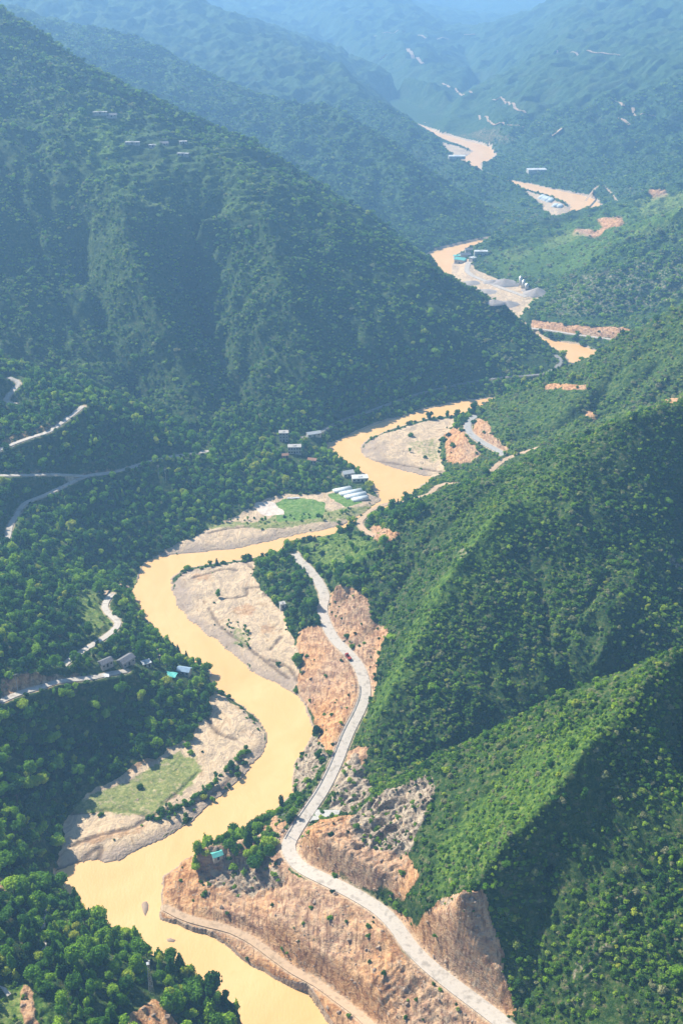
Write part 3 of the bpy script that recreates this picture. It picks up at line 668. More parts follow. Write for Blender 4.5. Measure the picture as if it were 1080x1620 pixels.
# height lookup
def ground(x, y):
    i, j = cellf(np.asarray(x, float), np.asarray(y, float))
    i = np.clip(i, 0, NR - 1.001); j = np.clip(j, 0, NT - 1.001)
    i0 = i.astype(int); j0 = j.astype(int); fi = i - i0; fj = j - j0
    return (Z[i0, j0] * (1 - fi) * (1 - fj) + Z[i0 + 1, j0] * fi * (1 - fj) + Z[i0, j0 + 1] * (1 - fi) * fj + Z[i0 + 1, j0 + 1] * fi * fj)
def grid_at(a, x, y):
    i, j = cellf(np.asarray(x, float), np.asarray(y, float))
    return a[np.clip(np.rint(i).astype(int), 0, NR - 1), np.clip(np.rint(j).astype(int), 0, NT - 1)]
def on_ground(px, py, ymin=240, ymax=4000):
    """the first ground point seen through a pixel"""
    Ys = np.exp(np.linspace(math.log(ymin), math.log(ymax), 1500))
    dx, dy = (px - 540) / F, (810 - py) / F
    t = Ys / (cp + dy * sp); x = dx * t; zz = CAM_Z + t * (-sp + dy * cp)
    g = ground(x, Ys); hit = np.nonzero(g >= zz)[0]
    k = hit[0] if len(hit) else -1
    return float(x[k]), float(Ys[k]), float(g[k])

# ------------------------------------------------------------------ where the buildings and structures stand
SITES = {}
def site(name, px, py, r=6.0, ymin=240):
    x, y, z_ = on_ground(px, py, ymin); SITES[name] = (x, y, z_, r); return SITES[name]
for a in [("kiosk",447,962,4),("shed_grey",200,1050,8),("shed_long",168,1053,7),("shed_pale",232,1054,5),("shed_blue",292,1066,7),("tarp",268,1068,5),("yard",166,1070,6),
          ("hut",344,1358,5),("v1",449,697,9),("v2",466,716,9),("v3",496,690,8),("v4",451,724,6),("v5",494,732,6),("w1",550,753,7),("w2",569,760,8),("tarp2",464,789,5),
          ("g1",541,776,9),("g2",555,780,9),("g3",562,785,9),("g4",569,791,8),
          ("m1",159,182,14),("m2",177,186,12),("m3",210,228,14),("m4",243,233,12),("m5",260,230,10),("m6",290,246,12),("m7",290,227,10),
          ("pylon",240,1570,7),("pole1",449,1320,2),("pole2",438,1312,2),("pole3",330,708,5),("pole4",29,1094,4),("pole5",263,765,5),("pole6",252,760,5)]:
    site(a[0], a[1], a[2], a[3])
def clear_of_sites(x, y):
    ok = np.ones(len(x), bool)
    for sx, sy, sz, r in SITES.values():
        d = np.hypot(sx, sy); ux, uy = -sx / d, -sy / d          # towards the viewer's side, where a tree would hide it
        t = (x - sx) * ux + (y - sy) * uy; n_ = np.abs((x - sx) * uy - (y - sy) * ux)
        ok &= ~((np.hypot(x - sx, y - sy) < r) | ((t > 0) & (t < r * 2.0) & (n_ < r * .8)))
    return ok

# ------------------------------------------------------------------ water
def water_material():
    m, nt, b = mat("muddy_water")
    P = objcoord(nt, (1.0, 0.6, 1.0))
    f = noise(nt, 0.02, 6, .6, P, 1.5)
    nt.links.new(ramp(nt, f, [(0.3, (0.58, 0.39, 0.15)), (0.5, (0.62, 0.43, 0.185)), (0.7, (0.65, 0.47, 0.215))]), b.inputs['Base Color'])
    b.inputs['Roughness'].default_value = 0.42; b.inputs['Specular IOR Level'].default_value = 0.3
    g_ = noise(nt, 0.06, 6, .65, objcoord(nt, (1.0, 0.35, 1.0)), 3.0)
    w_ = noise(nt, 0.9, 5, .6, P)
    nt.links.new(mix(nt, ramp(nt, g_, [(.5, 0.0), (.62, .55), (.72, 0.1)]), ramp(nt, f, [(0.3, (0.62, 0.355, 0.135)), (0.5, (0.67, 0.4, 0.165)), (0.7, (0.71, 0.445, 0.2))]), (0.56, 0.38, 0.15)), b.inputs['Base Color'])
    bump(nt, b, math_(nt, 'ADD', w_, g_), 0.3, 0.35)
    return m
me = bpy.data.meshes.new("river")
ymax = 2600; xs = (-700, 900)
vs = [(-320, 180, 0), (420, 180, 0), (1100, 3000, 0), (-700, 3000, 0)]
me.from_pydata(vs, [], [(0, 1, 2, 3)]); me.materials.append(water_material())
rv = bpy.data.objects.new("river", me); C.objects.link(rv); rv["kind"] = "structure"

# ------------------------------------------------------------------ roads
def road_material(name, c):
    m, nt, b = mat(name)
    P = objcoord(nt); f = noise(nt, 0.35, 5, .6, P); g = noise(nt, 3.0, 3, .6, P)
    c1 = [v * .62 for v in c]
    col = ramp(nt, f, [(0.34, c1), (0.5, c), (0.7, [v * .85 for v in c])])
    col = mix(nt, math_(nt, 'MULTIPLY', g, 0.2), col, (0.4, 0.33, 0.25))
    nt.links.new(col, b.inputs['Base Color']); return m
CONC = road_material("pale_concrete", (0.47, 0.425, 0.37)); TRACK = road_material("packed_earth", (0.48, 0.34, 0.22))
GREYR = road_material("grey_concrete", (0.34, 0.34, 0.33))
DULLR = road_material("dull_old_concrete", (0.2, 0.2, 0.19))
def ribbon(name, P, w, matl, lift=0.35, thick=0.5):
    P = P.copy()
    d = np.gradient(P[:, :2], axis=0); d /= np.linalg.norm(d, axis=1, keepdims=True) + 1e-9
    nrm = np.stack([-d[:, 1], d[:, 0]], 1)
    n = len(P); vs = []; fs = []
    for k in range(n):
        for s, dz in ((-.5, -thick), (-.5, 0), (0, .06), (.5, 0), (.5, -thick)):
            vs.append((P[k, 0] + nrm[k, 0] * s * w, P[k, 1] + nrm[k, 1] * s * w, P[k, 2] + lift + dz))
    for k in range(n - 1):
        a = k * 5; b = a + 5
        for i in range(4): fs.append((a + i, a + i + 1, b + i + 1, b + i))
    me = bpy.data.meshes.new(name); me.from_pydata(vs, [], fs); me.materials.append(matl); me.update()
    o = bpy.data.objects.new(name, me); C.objects.link(o); o["kind"] = "structure"; return o
for k, (n, w, P) in enumerate(ROADS_S):
    ribbon(n, P, w, TRACK if (n == "dirt_track" or k == 1) else (GREYR if k == 2 else (DULLR if k in (3, 4) else CONC)), lift=0.45 if k else 0.4)

# ------------------------------------------------------------------ plants
def leaf_material(name, ramp_stops, trans=0.25):
    m, nt, b = mat(name)
    L = nt.links
    a = N(nt, 'ShaderNodeAttribute', attribute_type='INSTANCER', attribute_name='hue')
    P = objcoord(nt)
    f = noise(nt, 0.9, 3, .6, P)
    t = math_(nt, 'ADD', a.outputs['Fac'], math_(nt, 'MULTIPLY', math_(nt, 'SUBTRACT', f, 0.5), 0.5))
    col = ramp(nt, t, ramp_stops)
    L.new(col, b.inputs['Base Color'])
    b.inputs['Roughness'].default_value = 0.65; b.inputs['Specular IOR Level'].default_value = 0.12
    tr = N(nt, 'ShaderNodeBsdfTranslucent'); L.new(col, tr.inputs['Color'])
    mx = N(nt, 'ShaderNodeMixShader'); mx.inputs[0].default_value = trans
    L.new(b.outputs[0], mx.inputs[1]); L.new(tr.outputs[0], mx.inputs[2])
    L.new(mx.outputs[0], nt.nodes['Material Output'].inputs['Surface'])
    return m
LEAF = leaf_material("foliage", [(0.0, (0.012, 0.055, 0.013)), (0.3, (0.05, 0.155, 0.014)), (0.55, (0.135, 0.3, 0.018)), (0.78, (0.32, 0.5, 0.024)), (1.0, (0.42, 0.46, 0.05))], 0.38)
SCRUB = leaf_material("scrub_leaves", [(0.0, (0.016, 0.055, 0.012)), (0.3, (0.065, 0.155, 0.014)), (0.55, (0.155, 0.29, 0.02)), (0.75, (0.3, 0.43, 0.035)), (0.88, (0.24, 0.28, 0.1)), (1.0, (0.3, 0.3, 0.15))], 0.3)
BARK = simple("bark", (0.12, 0.09, 0.065), 0.9)

def ico(sub=1):
    import bmesh
    bm = bmesh.new(); bmesh.ops.create_icosphere(bm, subdivisions=sub, radius=1.0)
    v = np.array([x.co[:] for x in bm.verts]); f = [[q_.index for q_ in x.verts] for x in bm.faces]; bm.free()
    return v, f
ICO1 = ico(1); ICO2 = ico(2)
def crown_mesh(name, seed, n, leaf, lobes=7, shape='round', core=ICO1, matl=None):
    """unit-radius crown of leaf clumps spread over several lobes, standing on z = 0"""
    r = np.random.default_rng(seed)
    cs = []; rads = []
    if shape == 'cone':
        for k in range(lobes):
            t = k / (lobes - 1); rr_ = 0.62 * (1 - t) + 0.1
            cs.append((r.normal(0, .05), r.normal(0, .05), 0.35 + t * 2.3)); rads.append(rr_)
    elif shape == 'tall':
        for k in range(lobes):
            a = r.random() * 6.28; d = r.random() * .42
            cs.append((math.cos(a) * d, math.sin(a) * d, .5 + r.random() * 1.3)); rads.append(.38 + r.random() * .22)
    else:
        for k in range(lobes):
            a = k * 2.4 + r.random(); d = .18 + r.random() * .45
            if k == 0: d = 0
            cs.append((math.cos(a) * d, math.sin(a) * d, .42 + r.random() * .42 + (.18 if k == 0 else 0) - d * .2)); rads.append(.36 + r.random() * .2)
    V = []; Fc = []
    for c, rad in zip(cs, rads):
        v, f = core; s = len(V)
        j = 1 + r.normal(0, .1, len(v))
        for p, q_ in zip(v, j): V.append((c[0] + p[0] * rad * .8 * q_, c[1] + p[1] * rad * .8 * q_, c[2] + p[2] * rad * .72 * q_))
        Fc += [[s + i for i in t] for t in f]
    w = np.array(rads) ** 2; w /= w.sum()
    pick = r.choice(len(cs), n, p=w)
    for k in pick:
        d = r.normal(0, 1, 3); d[2] = abs(d[2]) * .9 + d[2] * .35; d /= np.linalg.norm(d) + 1e-9
        p = np.array(cs[k]) + d * rads[k] * (0.8 + r.random() * .35)
        nn = d + r.normal(0, .55, 3); nn /= np.linalg.norm(nn)
        t = np.cross(nn, r.normal(0, 1, 3)); t /= np.linalg.norm(t) + 1e-9; b2 = np.cross(nn, t)
        s_ = leaf * (.6 + r.random() * .8); i = len(V)
        V += [tuple(p + t * s_), tuple(p + b2 * s_ * .7 + nn * s_ * .25), tuple(p - t * s_), tuple(p - b2 * s_ * .7 + nn * s_ * .12)]
        Fc.append([i, i + 1, i + 2, i + 3])
    me = bpy.data.meshes.new(name); me.from_pydata([tuple(map(float, v)) for v in V], [], Fc)
    me.materials.append(matl or LEAF); me.update(); return me

def trunk_mesh(name, seed, h=1.0, rad=.06):
    r = random.Random(seed); V = []; Fc = []
    def limb(p0, p1, r0, r1, n=6):
        a = Vector(p0); b = Vector(p1); d = (b - a).normalized(); t = d.orthogonal().normalized(); u = d.cross(t); s = len(V)
        for c, q_ in ((a, r0), (b, r1)):
            for k in range(n):
                an = 6.283 * k / n; V.append(tuple(c + t * math.cos(an) * q_ + u * math.sin(an) * q_))
        for k in range(n): Fc.append((s + k, s + (k + 1) % n, s + n + (k + 1) % n, s + n + k))
    limb((0, 0, -.25), (.02, .01, h * .45), rad * 1.4, rad); limb((.02, .01, h * .45), (0, 0, h), rad, rad * .5)
    for k in range(5):
        a = k * 1.3 + r.random(); limb((.01, 0, h * (.4 + .08 * k)), (math.cos(a) * .4, math.sin(a) * .4, h * (.75 + .07 * k)), rad * .5, rad * .2)
    me = bpy.data.meshes.new(name); me.from_pydata(V, [], Fc); me.materials.append(BARK); me.update(); return me

# visibility of ground along each line of sight
EL = (Z - CAM_Z) / RR
CM = np.maximum.accumulate(EL, axis=0)
def seen(x, y, zt):
    r = np.hypot(x, y)
    i, j = cellf(x, y); i = np.clip(np.rint(i).astype(int) - 2, 0, NR - 1); j = np.clip(np.rint(j).astype(int), 0, NT - 1)
    return (zt - CAM_Z) / r > CM[i, j]

KV = np.zeros((NR, NT), int); KV[:-1, :-1] = kind; KV[-1] = KV[-2]; KV[:, -1] = KV[:, -2]
def lattice(spacing, rmin, rmax):
    xs = np.arange(-rmax * .62, rmax * .62, spacing); ys = np.arange(rmin * .7, rmax, spacing)
    x, y = np.meshgrid(xs, ys); x = x + rng.uniform(-.5, .5, x.shape) * spacing; y = y + rng.uniform(-.5, .5, y.shape) * spacing
    x = x.ravel(); y = y.ravel(); r = np.hypot(x, y)
    k = (r >= rmin) & (r < rmax) & (np.abs(np.arctan2(x, y)) < .66)
    x, y = x[k], y[k]
    z = ground(x, y); px, py, d = project(x, y, z)
    k = (px > -300) & (px < 1380) & (py > -60) & (py < 1790) & seen(x, y, z + 10) & (z > 0.3)
    return x[k], y[k], z[k], px[k], py[k], d[k]

pts = []       # x, y, z, radius, height scale, hue, type, depth, px, py   type: 0 scrub 1 tree 2 cone
def add(x, y, z, rad, hs, hue, ty, d, px, py):
    pts.append(np.stack([x, y, z, rad, hs, hue, np.full(len(x), ty, float) if np.isscalar(ty) else ty, d, px, py], 1))

lowf = lambda x, y, s, k: fbm(x / s, y / s, 3, k)
# --- trees, in the left woods and valley strips
def tree_layer(spacing, rmin, rmax, size):
    x, y, z, px, py, d = lattice(spacing, rmin, rmax)
    K = grid_at(KV, x, y)
    den = np.zeros(len(x))
    wood = np.isin(K, (0, 4)) & (z < 140)
    den[wood] = .96
    den[np.isin(K, (4,)) & (z > 22)] = .0
    strip = (grid_at(roadD, x, y) < 40) & (K == 4); den[strip] = .9
    d_g = grid_at(grass, x, y); den *= 1 - .75 * d_g
    village = (px > 380) & (px < 640) & (py > 690) & (py < 790) & (K == 0); den[village] = .75
    copse = in_poly(px, py, [(405,880),(430,865),(470,860),(480,890),(495,930),(505,975),(480,1010),(465,990),(450,965),(460,940),(430,925),(402,905)]); den[copse] = .9
    copse2 = in_poly(px, py, [(305,1360),(330,1335),(400,1330),(430,1335),(430,1365),(390,1385),(330,1385),(310,1378)]); den[copse2] = .95
    copse3 = in_poly(px, py, [(430,1310),(455,1270),(490,1235),(520,1180),(545,1130),(560,1098),(565,1125),(545,1165),(515,1215),(480,1270),(455,1305)]); den[copse3] = .5
    bar = in_poly(px, py, [(230,1292),(270,1272),(320,1262),(360,1232),(385,1190),(395,1195),(380,1230),(345,1262),(300,1290),(240,1305)]); den[bar] = .8
    copse4 = in_poly(px, py, [(500,905),(560,880),(600,862),(600,850),(640,800),(680,800),(600,900),(545,930),(520,935)]); den[copse4] = .75
    copse5 = in_poly(px, py, [(640,790),(700,745),(760,740),(770,690),(800,720),(760,760),(690,765),(650,793)]); den[copse5] = .5
    bank = in_poly(px, py, [(320,825),(440,818),(520,808),(590,795),(600,800),(520,822),(430,832),(340,835)]); den[bank] = .45
    meadow = in_poly(px, py, [(125,930),(150,935),(185,985),(150,1005),(128,1000)]) | in_poly(px, py, [(0,1560),(60,1570),(80,1640),(0,1640)]) | in_poly(px, py, [(205,1585),(250,1575),(290,1640),(200,1640)]) | in_poly(px, py, [(0,1380),(28,1388),(20,1420),(0,1425)]) | in_poly(px, py, [(500,845),(560,845),(600,870),(540,900),(505,890)])
    den[meadow] = .03
    rstrip = in_poly(px, py, [(478,695),(530,672),(620,640),(700,612),(800,592),(880,578),(888,600),(800,625),(700,640),(600,668),(530,703)]) & (y > 780); den[rstrip] = .97
    small = copse3 | bar | copse5 | bank
    off = (grid_at(sand, x, y) > .4) | (grid_at(river.astype(float), x, y) > 0) | (grid_at(roadD, x, y) < 4.5) | (grid_at(np.maximum(field, plot), x, y) > .2)
    den[off & ~bar & ~bank & ~copse] = 0; den[(grid_at(river.astype(float), x, y) > 0) | (grid_at(roadD, x, y) < 3.8)] = 0
    den[(grid_at(dirt, x, y) > .5) & ~(copse2 | copse3)] *= .15
    den[(grid_at(roadD, x, y) < 7.5) & (K == 0) & (px < 345)] = 0
    den[~clear_of_sites(x, y)] = 0
    k = rng.random(len(x)) < den
    x, y, z, px, py, d, small, K, village = x[k], y[k], z[k], px[k], py[k], d[k], small[k], K[k], village[k]
    n = len(x)
    rad = size * np.clip(np.exp(rng.normal(-.1, .33, n)), .42, 1.75) * np.where(small, .55, 1) 
    near = (y < 400) & (x < 0); rad = np.where(near, rad * 1.1, rad)
    cone = (rng.random(n) < np.where(near, .42, .15)) & ~small
    hue = .42 + .16 * near + .25 * lowf(x, y, 60, 5) + rng.normal(0, .19, n)
    hue = np.where(rng.random(n) < .10, hue + .35, hue); hue = np.where(cone, hue - .18, hue)
    hue = np.where(small, hue + .12, hue); hue = np.where(village, hue + .15, hue)
    rad = np.where(cone, rad * .72, rad); rs_ = in_poly(px, py, [(478,695),(530,672),(620,640),(700,612),(800,592),(880,578),(888,600),(800,625),(700,640),(600,668),(530,703)]); rad = np.where(rs_, rad * .75, rad)
    add(x, y, z, rad, rng.uniform(.9, 1.3, n), np.clip(hue, 0, 1), np.where(cone, 2.0, 1.0), d, px, py)
for px_, py_, r_, h_ in ([(345, 945, 2.4, .5), (300, 1170, 2.9, .7), (296, 1182, 2.6, .6), (302, 1193, 2.3, .65), (222, 1247, 2.2, .2), (392, 790, 4.2, .6), (160, 1290, 1.6, .4), (420, 895, 3, .6), (556, 868, 2.5, .5), (650, 690, 3, .45), (672, 725, 2.2, .4), (648, 715, 1.8, .5)] +
        [(236 + 156 * t + random.uniform(-4, 4), 1299 - 38 * t - 75 * t * t + random.uniform(-4, 4), random.uniform(1.1, 2.4), random.uniform(.25, .6)) for t in [i / 44 for i in range(45)]] +
        [(355 + 40 * random.random(), 985 + 40 * random.random(), random.uniform(.5, 1.2), .55) for i in range(26)]):
    q_ = on_ground(px_, py_); add(*[np.array([v]) for v in (q_[0], q_[1], q_[2], r_, 1.0, h_)], 1.0, np.array([math.hypot(q_[1], CAM_Z)]), np.array([float(px_)]), np.array([float(py_)]))
tree_layer(4.3, 230, 455, 2.8); tree_layer(3.8, 455, 620, 2.35); tree_layer(3.9, 620, 1000, 2.2); tree_layer(4.8, 1000, 1300, 2.6)
# --- scrub
def scrub_layer(spacing, rmin, rmax, size, keep=.85):
    x, y, z, px, py, d = lattice(spacing, rmin, rmax)
    K = grid_at(KV, x, y); n = len(x)
    patch = lowf(x, y, 38, 15)
    den = np.where(np.isin(K, (1, 2, 3, 4, 5, 6, 7)), keep, 0.0)
    den = np.where(K == 0, .30, den)
    den *= np.where(np.hypot(x, y) < 1300, np.clip(.75 + patch * 1.3, .25, 1.1), np.clip(.9 + patch * .5, .5, 1))
    g = grid_at(grass, x, y); den *= 1 - .15 * g; den *= 1 - .55 * np.clip(grid_at(ter, x, y), 0, 1); den = np.where((K == 3) & (y > 1350) & (y < 1760), den * .5, den)
    den = np.where(K == 9, .16, den); den = np.where(K == 8, .035 + .25 * (patch > .42), den); den = np.where(K == 10, .004, den)
    den = np.where((K == 10) & (patch > .5), .06, den)
    den = np.where(K == 9, np.where((y > 1100), .5, den), den)
    rd = grid_at(roadD, x, y); den = np.where(rd < 4.2, 0, den)
    den = np.where((grid_at(river.astype(float), x, y) > 0) | (K == 11), 0, den)
    den = np.where(clear_of_sites(x, y), den, 0)
    k = rng.random(n) < den
    x, y, z, px, py, d, K, g, patch = x[k], y[k], z[k], px[k], py[k], d[k], K[k], g[k], patch[k]
    n = len(x)
    rad = size * np.clip(np.exp(rng.normal(-.15, .38, n)), .4, 2.1) * (1 - .25 * g)
    big = rng.random(n) < .03; rad = np.where(big, rad * 1.35, rad)
    hue = .36 + .3 * lowf(x, y, 45, 25) * np.where(np.hypot(x, y) < 1300, 1, .4) + .22 * g + rng.normal(0, .2, n) + .27 * (K == 2) + .24 * (K == 3) + .06 * (K == 4) + .05 * (K == 1)
    hue = np.where(K == 9, hue + .1, hue); dry = (rng.random(n) < .09) & (K == 1) & (g < .4); hue = np.where(dry, rng.uniform(.88, 1, n), hue)
    ty = np.where(big | (rng.random(n) < .1), 1.0, 0.0)
    add(x, y, z, rad, rng.uniform(.7, 1.1, n), np.clip(hue, 0, 1), ty, d, px, py)
scrub_layer(1.75, 230, 520, 1.1, 1.0); scrub_layer(1.95, 520, 800, 1.2, .95); scrub_layer(2.9, 800, 1150, 1.6); scrub_layer(4.0, 1150, 1600, 2.2, .9)
scrub_layer(5.2, 1600, 2400, 2.3, .85)
ALL = np.concatenate(pts)
print("plants", len(ALL))

near_tree = [crown_mesh("crown", 100 + k, 620, .105, 8, 'round', ICO2) for k in range(5)] + [crown_mesh("crown", 120 + k, 560, .11, 8, 'tall', ICO2) for k in range(2)]
near_cone = [crown_mesh("crown", 140 + k, 620, .12, 9, 'cone', ICO2) for k in range(3)]
near_scrub = [crown_mesh("shrub", 160 + k, 240, .16, 6, 'round', ICO1, SCRUB) for k in range(4)]
trunks = [trunk_mesh("trunk", k) for k in range(3)]

size = ALL[:, 3] / ALL[:, 7]
inframe = (ALL[:, 8] > 4) & (ALL[:, 8] < 1076) & (ALL[:, 9] > 4) & (ALL[:, 9] < 1640)
vis = inframe & seen(ALL[:, 0], ALL[:, 1], ALL[:, 2] + 3)
ty = ALL[:, 6]; istree = (ALL[:, 3] > 1.6) & (ALL[:, 6] > 0)
single = np.zeros(len(ALL), bool)
def zone(x, y, px, py, K):
    if y < 420 and px < 460 and py > 1340: return 0
    if px < 345 and py > 1000: return 1
    if px < 345: return 2
    if py < 830: return 3
    if 395 < px < 520 and 855 < py < 1020: return 4
    if 300 < px < 440 and py > 1310: return 5
    if px < 400: return 6
    if px < 570: return 7
    return 8
ZN = ["on the near bluff at the lower left, above the river", "on the shaded wooded slope above the lower sandbank", "on the upper left slope below the hairpin road",
      "in the valley wood beside the far fields", "in the copse between sandbar and concrete road", "on the rocky outcrop beside the teal roof",
      "along the river edge of the lower sandbank", "on the bank below the concrete road", "on the right-hand scrub hill"]
ZG = ["trees on the near bluff", "trees on the shaded slope", "trees on the upper left slope", "trees in the valley wood", "trees in the roadside copse", "trees on the outcrop", "trees along the sandbank", "trees on the road bank", "trees on the right-hand hill"]
idx = np.nonzero(vis & istree)[0]; idx = idx[np.argsort(-size[idx])][:296]; single[idx] = True
sidx = np.nonzero(vis & ~istree & (ALL[:, 0] > -30))[0]; sidx = sidx[np.argsort(-size[sidx])][:280]; single[sidx] = True

def hue_word(h): return "dark green" if h < .28 else ("mid green" if h < .5 else ("fresh bright green" if h < .72 else "yellow-green"))
def plant_tree(k):
    x, y, z, rad, hs, hue, ty_, d, px, py = ALL[k]
    e = bpy.data.objects.new("conifer_tree" if ty_ == 2 else "broadleaf_tree", None); C.objects.link(e)
    e.location = (x, y, z - .2); e.rotation_euler = (0, 0, rng.random() * 6.28)
    zi = zone(x, y, px, py, 0)
    sz = "small" if rad < 2.4 else ("medium-sized" if rad < 3.4 else "large")
    kindw = "pointed conifer" if ty_ == 2 else "round-crowned tree"
    e["label"] = f"{sz} {hue_word(hue)} {kindw} {ZN[zi]}".replace("round-crowned tree", "broadleaf").replace("pointed conifer", "conifer"); e["category"] = "tree"; e["group"] = ZG[zi]
    th_ = rad * (.75 if ty_ != 2 else .35)
    c = bpy.data.objects.new("crown", (near_cone[int(rng.integers(3))] if ty_ == 2 else near_tree[int(rng.integers(7))])); C.objects.link(c)
    c.parent = e; c.location = (0, 0, th_ * .55); c.scale = (rad, rad, rad * hs); c["hue"] = float(hue)
    c.scale = (rad * rng.uniform(.82, 1.18), rad * rng.uniform(.82, 1.18), rad * hs)
    t = bpy.data.objects.new("trunk", trunks[int(rng.integers(3))]); C.objects.link(t)
    t.parent = e; t.scale = (rad, rad, th_ + rad * .5)
for k in idx: plant_tree(k)
for k in sidx:
    x, y, z, rad, hs, hue, ty_, d, px, py = ALL[k]
    o = bpy.data.objects.new("shrub", near_scrub[int(rng.integers(4))]); C.objects.link(o)
    o.location = (x, y, z - .25 * rad); o.scale = (rad, rad, rad * hs); o.rotation_euler = (0, 0, rng.random() * 6.28); o["hue"] = float(hue)
    zi = zone(x, y, px, py, 0)
    place = ("on the front spur at the right" if px > 620 and py > 1230 else ("on the tall scrub hill behind the front spur" if px > 560 else ("on the bare earth slope between the two tracks" if py > 1330 else "on the verge below the concrete road")))
    o["label"] = f"{'low' if hs < .85 else 'bushy'} {hue_word(hue) if hue < .8 else 'straw-tinted'} shrub {place}"; o["category"] = "shrub"; o["group"] = "shrubs " + place

def scatter(name, sel, protos, label):
    A = ALL[sel]
    if len(A) == 0: return
    hid = bpy.data.collections.new(name + "_kinds")
    for k, m_ in enumerate(protos):
        p = bpy.data.objects.new("%s_kind_%d" % (name, k), m_); hid.objects.link(p)
    me = bpy.data.meshes.new(name); me.vertices.add(len(A))
    co = A[:, :3].copy(); co[:, 2] -= .2 * A[:, 3]; me.vertices.foreach_set("co", co.astype(np.float32).ravel())
    a = me.attributes.new("size", 'FLOAT_VECTOR', 'POINT'); a.data.foreach_set("vector", np.stack([A[:, 3] * rng.uniform(.8, 1.2, len(A)), A[:, 3] * rng.uniform(.8, 1.2, len(A)), A[:, 3] * A[:, 4]], 1).astype(np.float32).ravel())
    a = me.attributes.new("turn", 'FLOAT_VECTOR', 'POINT'); v = np.zeros((len(A), 3), np.float32); v[:, 2] = rng.random(len(A)) * 6.28; a.data.foreach_set("vector", v.ravel())
    a = me.attributes.new("hue", 'FLOAT', 'POINT'); a.data.foreach_set("value", A[:, 5].astype(np.float32))
    a = me.attributes.new("which", 'INT', 'POINT'); a.data.foreach_set("value", rng.integers(0, len(protos), len(A)).astype(np.int32))
    o = bpy.data.objects.new(name, me); C.objects.link(o); o["kind"] = "stuff"
    g = bpy.data.node_groups.new(name, 'GeometryNodeTree')
    g.interface.new_socket("Geometry", in_out='INPUT', socket_type='NodeSocketGeometry'); g.interface.new_socket("Geometry", in_out='OUTPUT', socket_type='NodeSocketGeometry')
    gi = g.nodes.new('NodeGroupInput'); go = g.nodes.new('NodeGroupOutput'); ip = g.nodes.new('GeometryNodeInstanceOnPoints')
    ci = g.nodes.new('GeometryNodeCollectionInfo'); ci.inputs['Collection'].default_value = hid; ci.inputs['Separate Children'].default_value = True; ci.inputs['Reset Children'].default_value = True
    def na(n_, t):
        q_ = g.nodes.new('GeometryNodeInputNamedAttribute'); q_.data_type = t; q_.inputs['Name'].default_value = n_; return q_.outputs['Attribute']
    L = g.links
    L.new(gi.outputs[0], ip.inputs['Points']); L.new(ci.outputs[0], ip.inputs['Instance']); ip.inputs['Pick Instance'].default_value = True
    L.new(na("which", 'INT'), ip.inputs['Instance Index']); L.new(na("turn", 'FLOAT_VECTOR'), ip.inputs['Rotation']); L.new(na("size", 'FLOAT_VECTOR'), ip.inputs['Scale'])
    L.new(ip.outputs[0], go.inputs[0])
    md = o.modifiers.new("plants", 'NODES'); md.node_group = g
mid_tree = [crown_mesh("tree_kind", 200 + k, 260, .16, 7, 'round') for k in range(5)] + [crown_mesh("tree_kind", 210 + k, 240, .17, 7, 'tall') for k in range(2)]
mid_cone = [crown_mesh("tree_kind", 220 + k, 240, .17, 7, 'cone') for k in range(3)]
mid_scrub = [crown_mesh("scrub_kind", 230 + k, 110, .22, 5, 'round', ICO1, SCRUB) for k in range(5)]
far_scrub = [crown_mesh("far_scrub_kind", 250 + k, 70, .3, 5, 'round', ICO1, SCRUB) for k in range(4)]
rest = ~single
scatter("woodland", rest & (ty == 1) & (ALL[:, 7] < 1300), mid_tree, "")
scatter("conifer_woodland", rest & (ty == 2), mid_cone, "")
scatter("scrub_cover", rest & (ty == 0) & (ALL[:, 7] < 1150), mid_scrub, "")
scatter("distant_scrub_cover", rest & (((ty == 0) & (ALL[:, 7] >= 1150)) | ((ty == 1) & (ALL[:, 7] >= 1300))), far_scrub, "")

# ------------------------------------------------------------------ rocks
ROCKM, rnt, rb_ = mat("boulder_stone")
rnt.links.new(ramp(rnt, noise(rnt, .8, 5, .65, objcoord(rnt)), [(.3, (.12, .09, .07)), (.5, (.3, .22, .16)), (.7, (.42, .33, .25))]), rb_.inputs['Base Color'])
def rock_mesh(name, seed, sub=2):
    v, f = ico(sub); r = np.random.default_rng(seed); n = len(v)
    k = 1 + .3 * perlin(v[:, 0] * 1.3 + seed * 3.1, v[:, 1] * 1.3 + v[:, 2] * .9, seed) + r.normal(0, .06, n)
    v = v * k[:, None]
    for _ in range(5):                     # flat broken faces
        d = r.normal(0, 1, 3); d /= np.linalg.norm(d); h = .55 + r.random() * .25
        t = v @ d; v = v - np.maximum(t - h, 0)[:, None] * d[None]
    v = v * np.array([1, r.uniform(.6, .9), r.uniform(.5, .8)])
    me = bpy.data.meshes.new(name); me.from_pydata([tuple(map(float, q_)) for q_ in v], [], f); me.materials.append(ROCKM); return me
rocks = [rock_mesh("boulder", 300 + k) for k in range(5)]
def rock_layer(spacing, rmin, rmax):
    x, y, z, px, py, d = lattice(spacing, rmin, rmax)
    K = grid_at(KV, x, y); pt = fbm(x / 9, y / 9, 3, 45)
    den = np.select([K == 8, K == 9, K == 10], [.34 + .8 * (pt > .2), .45, .010 + .05 * (pt > .4)], 0.0)
    den = np.where((grid_at(roadD, x, y) < 4.2) | (grid_at(river.astype(float), x, y) > 0), 0, den)
    k = rng.random(len(x)) < den; x, y, z, px, py, d = x[k], y[k], z[k], px[k], py[k], d[k]; n = len(x)
    return np.stack([x, y, z, np.clip(np.exp(rng.normal(-.95, .5, n)), .2, 2.0), rng.uniform(.6, 1.1, n), rng.random(n), np.full(n, 3.0), d, px, py], 1)
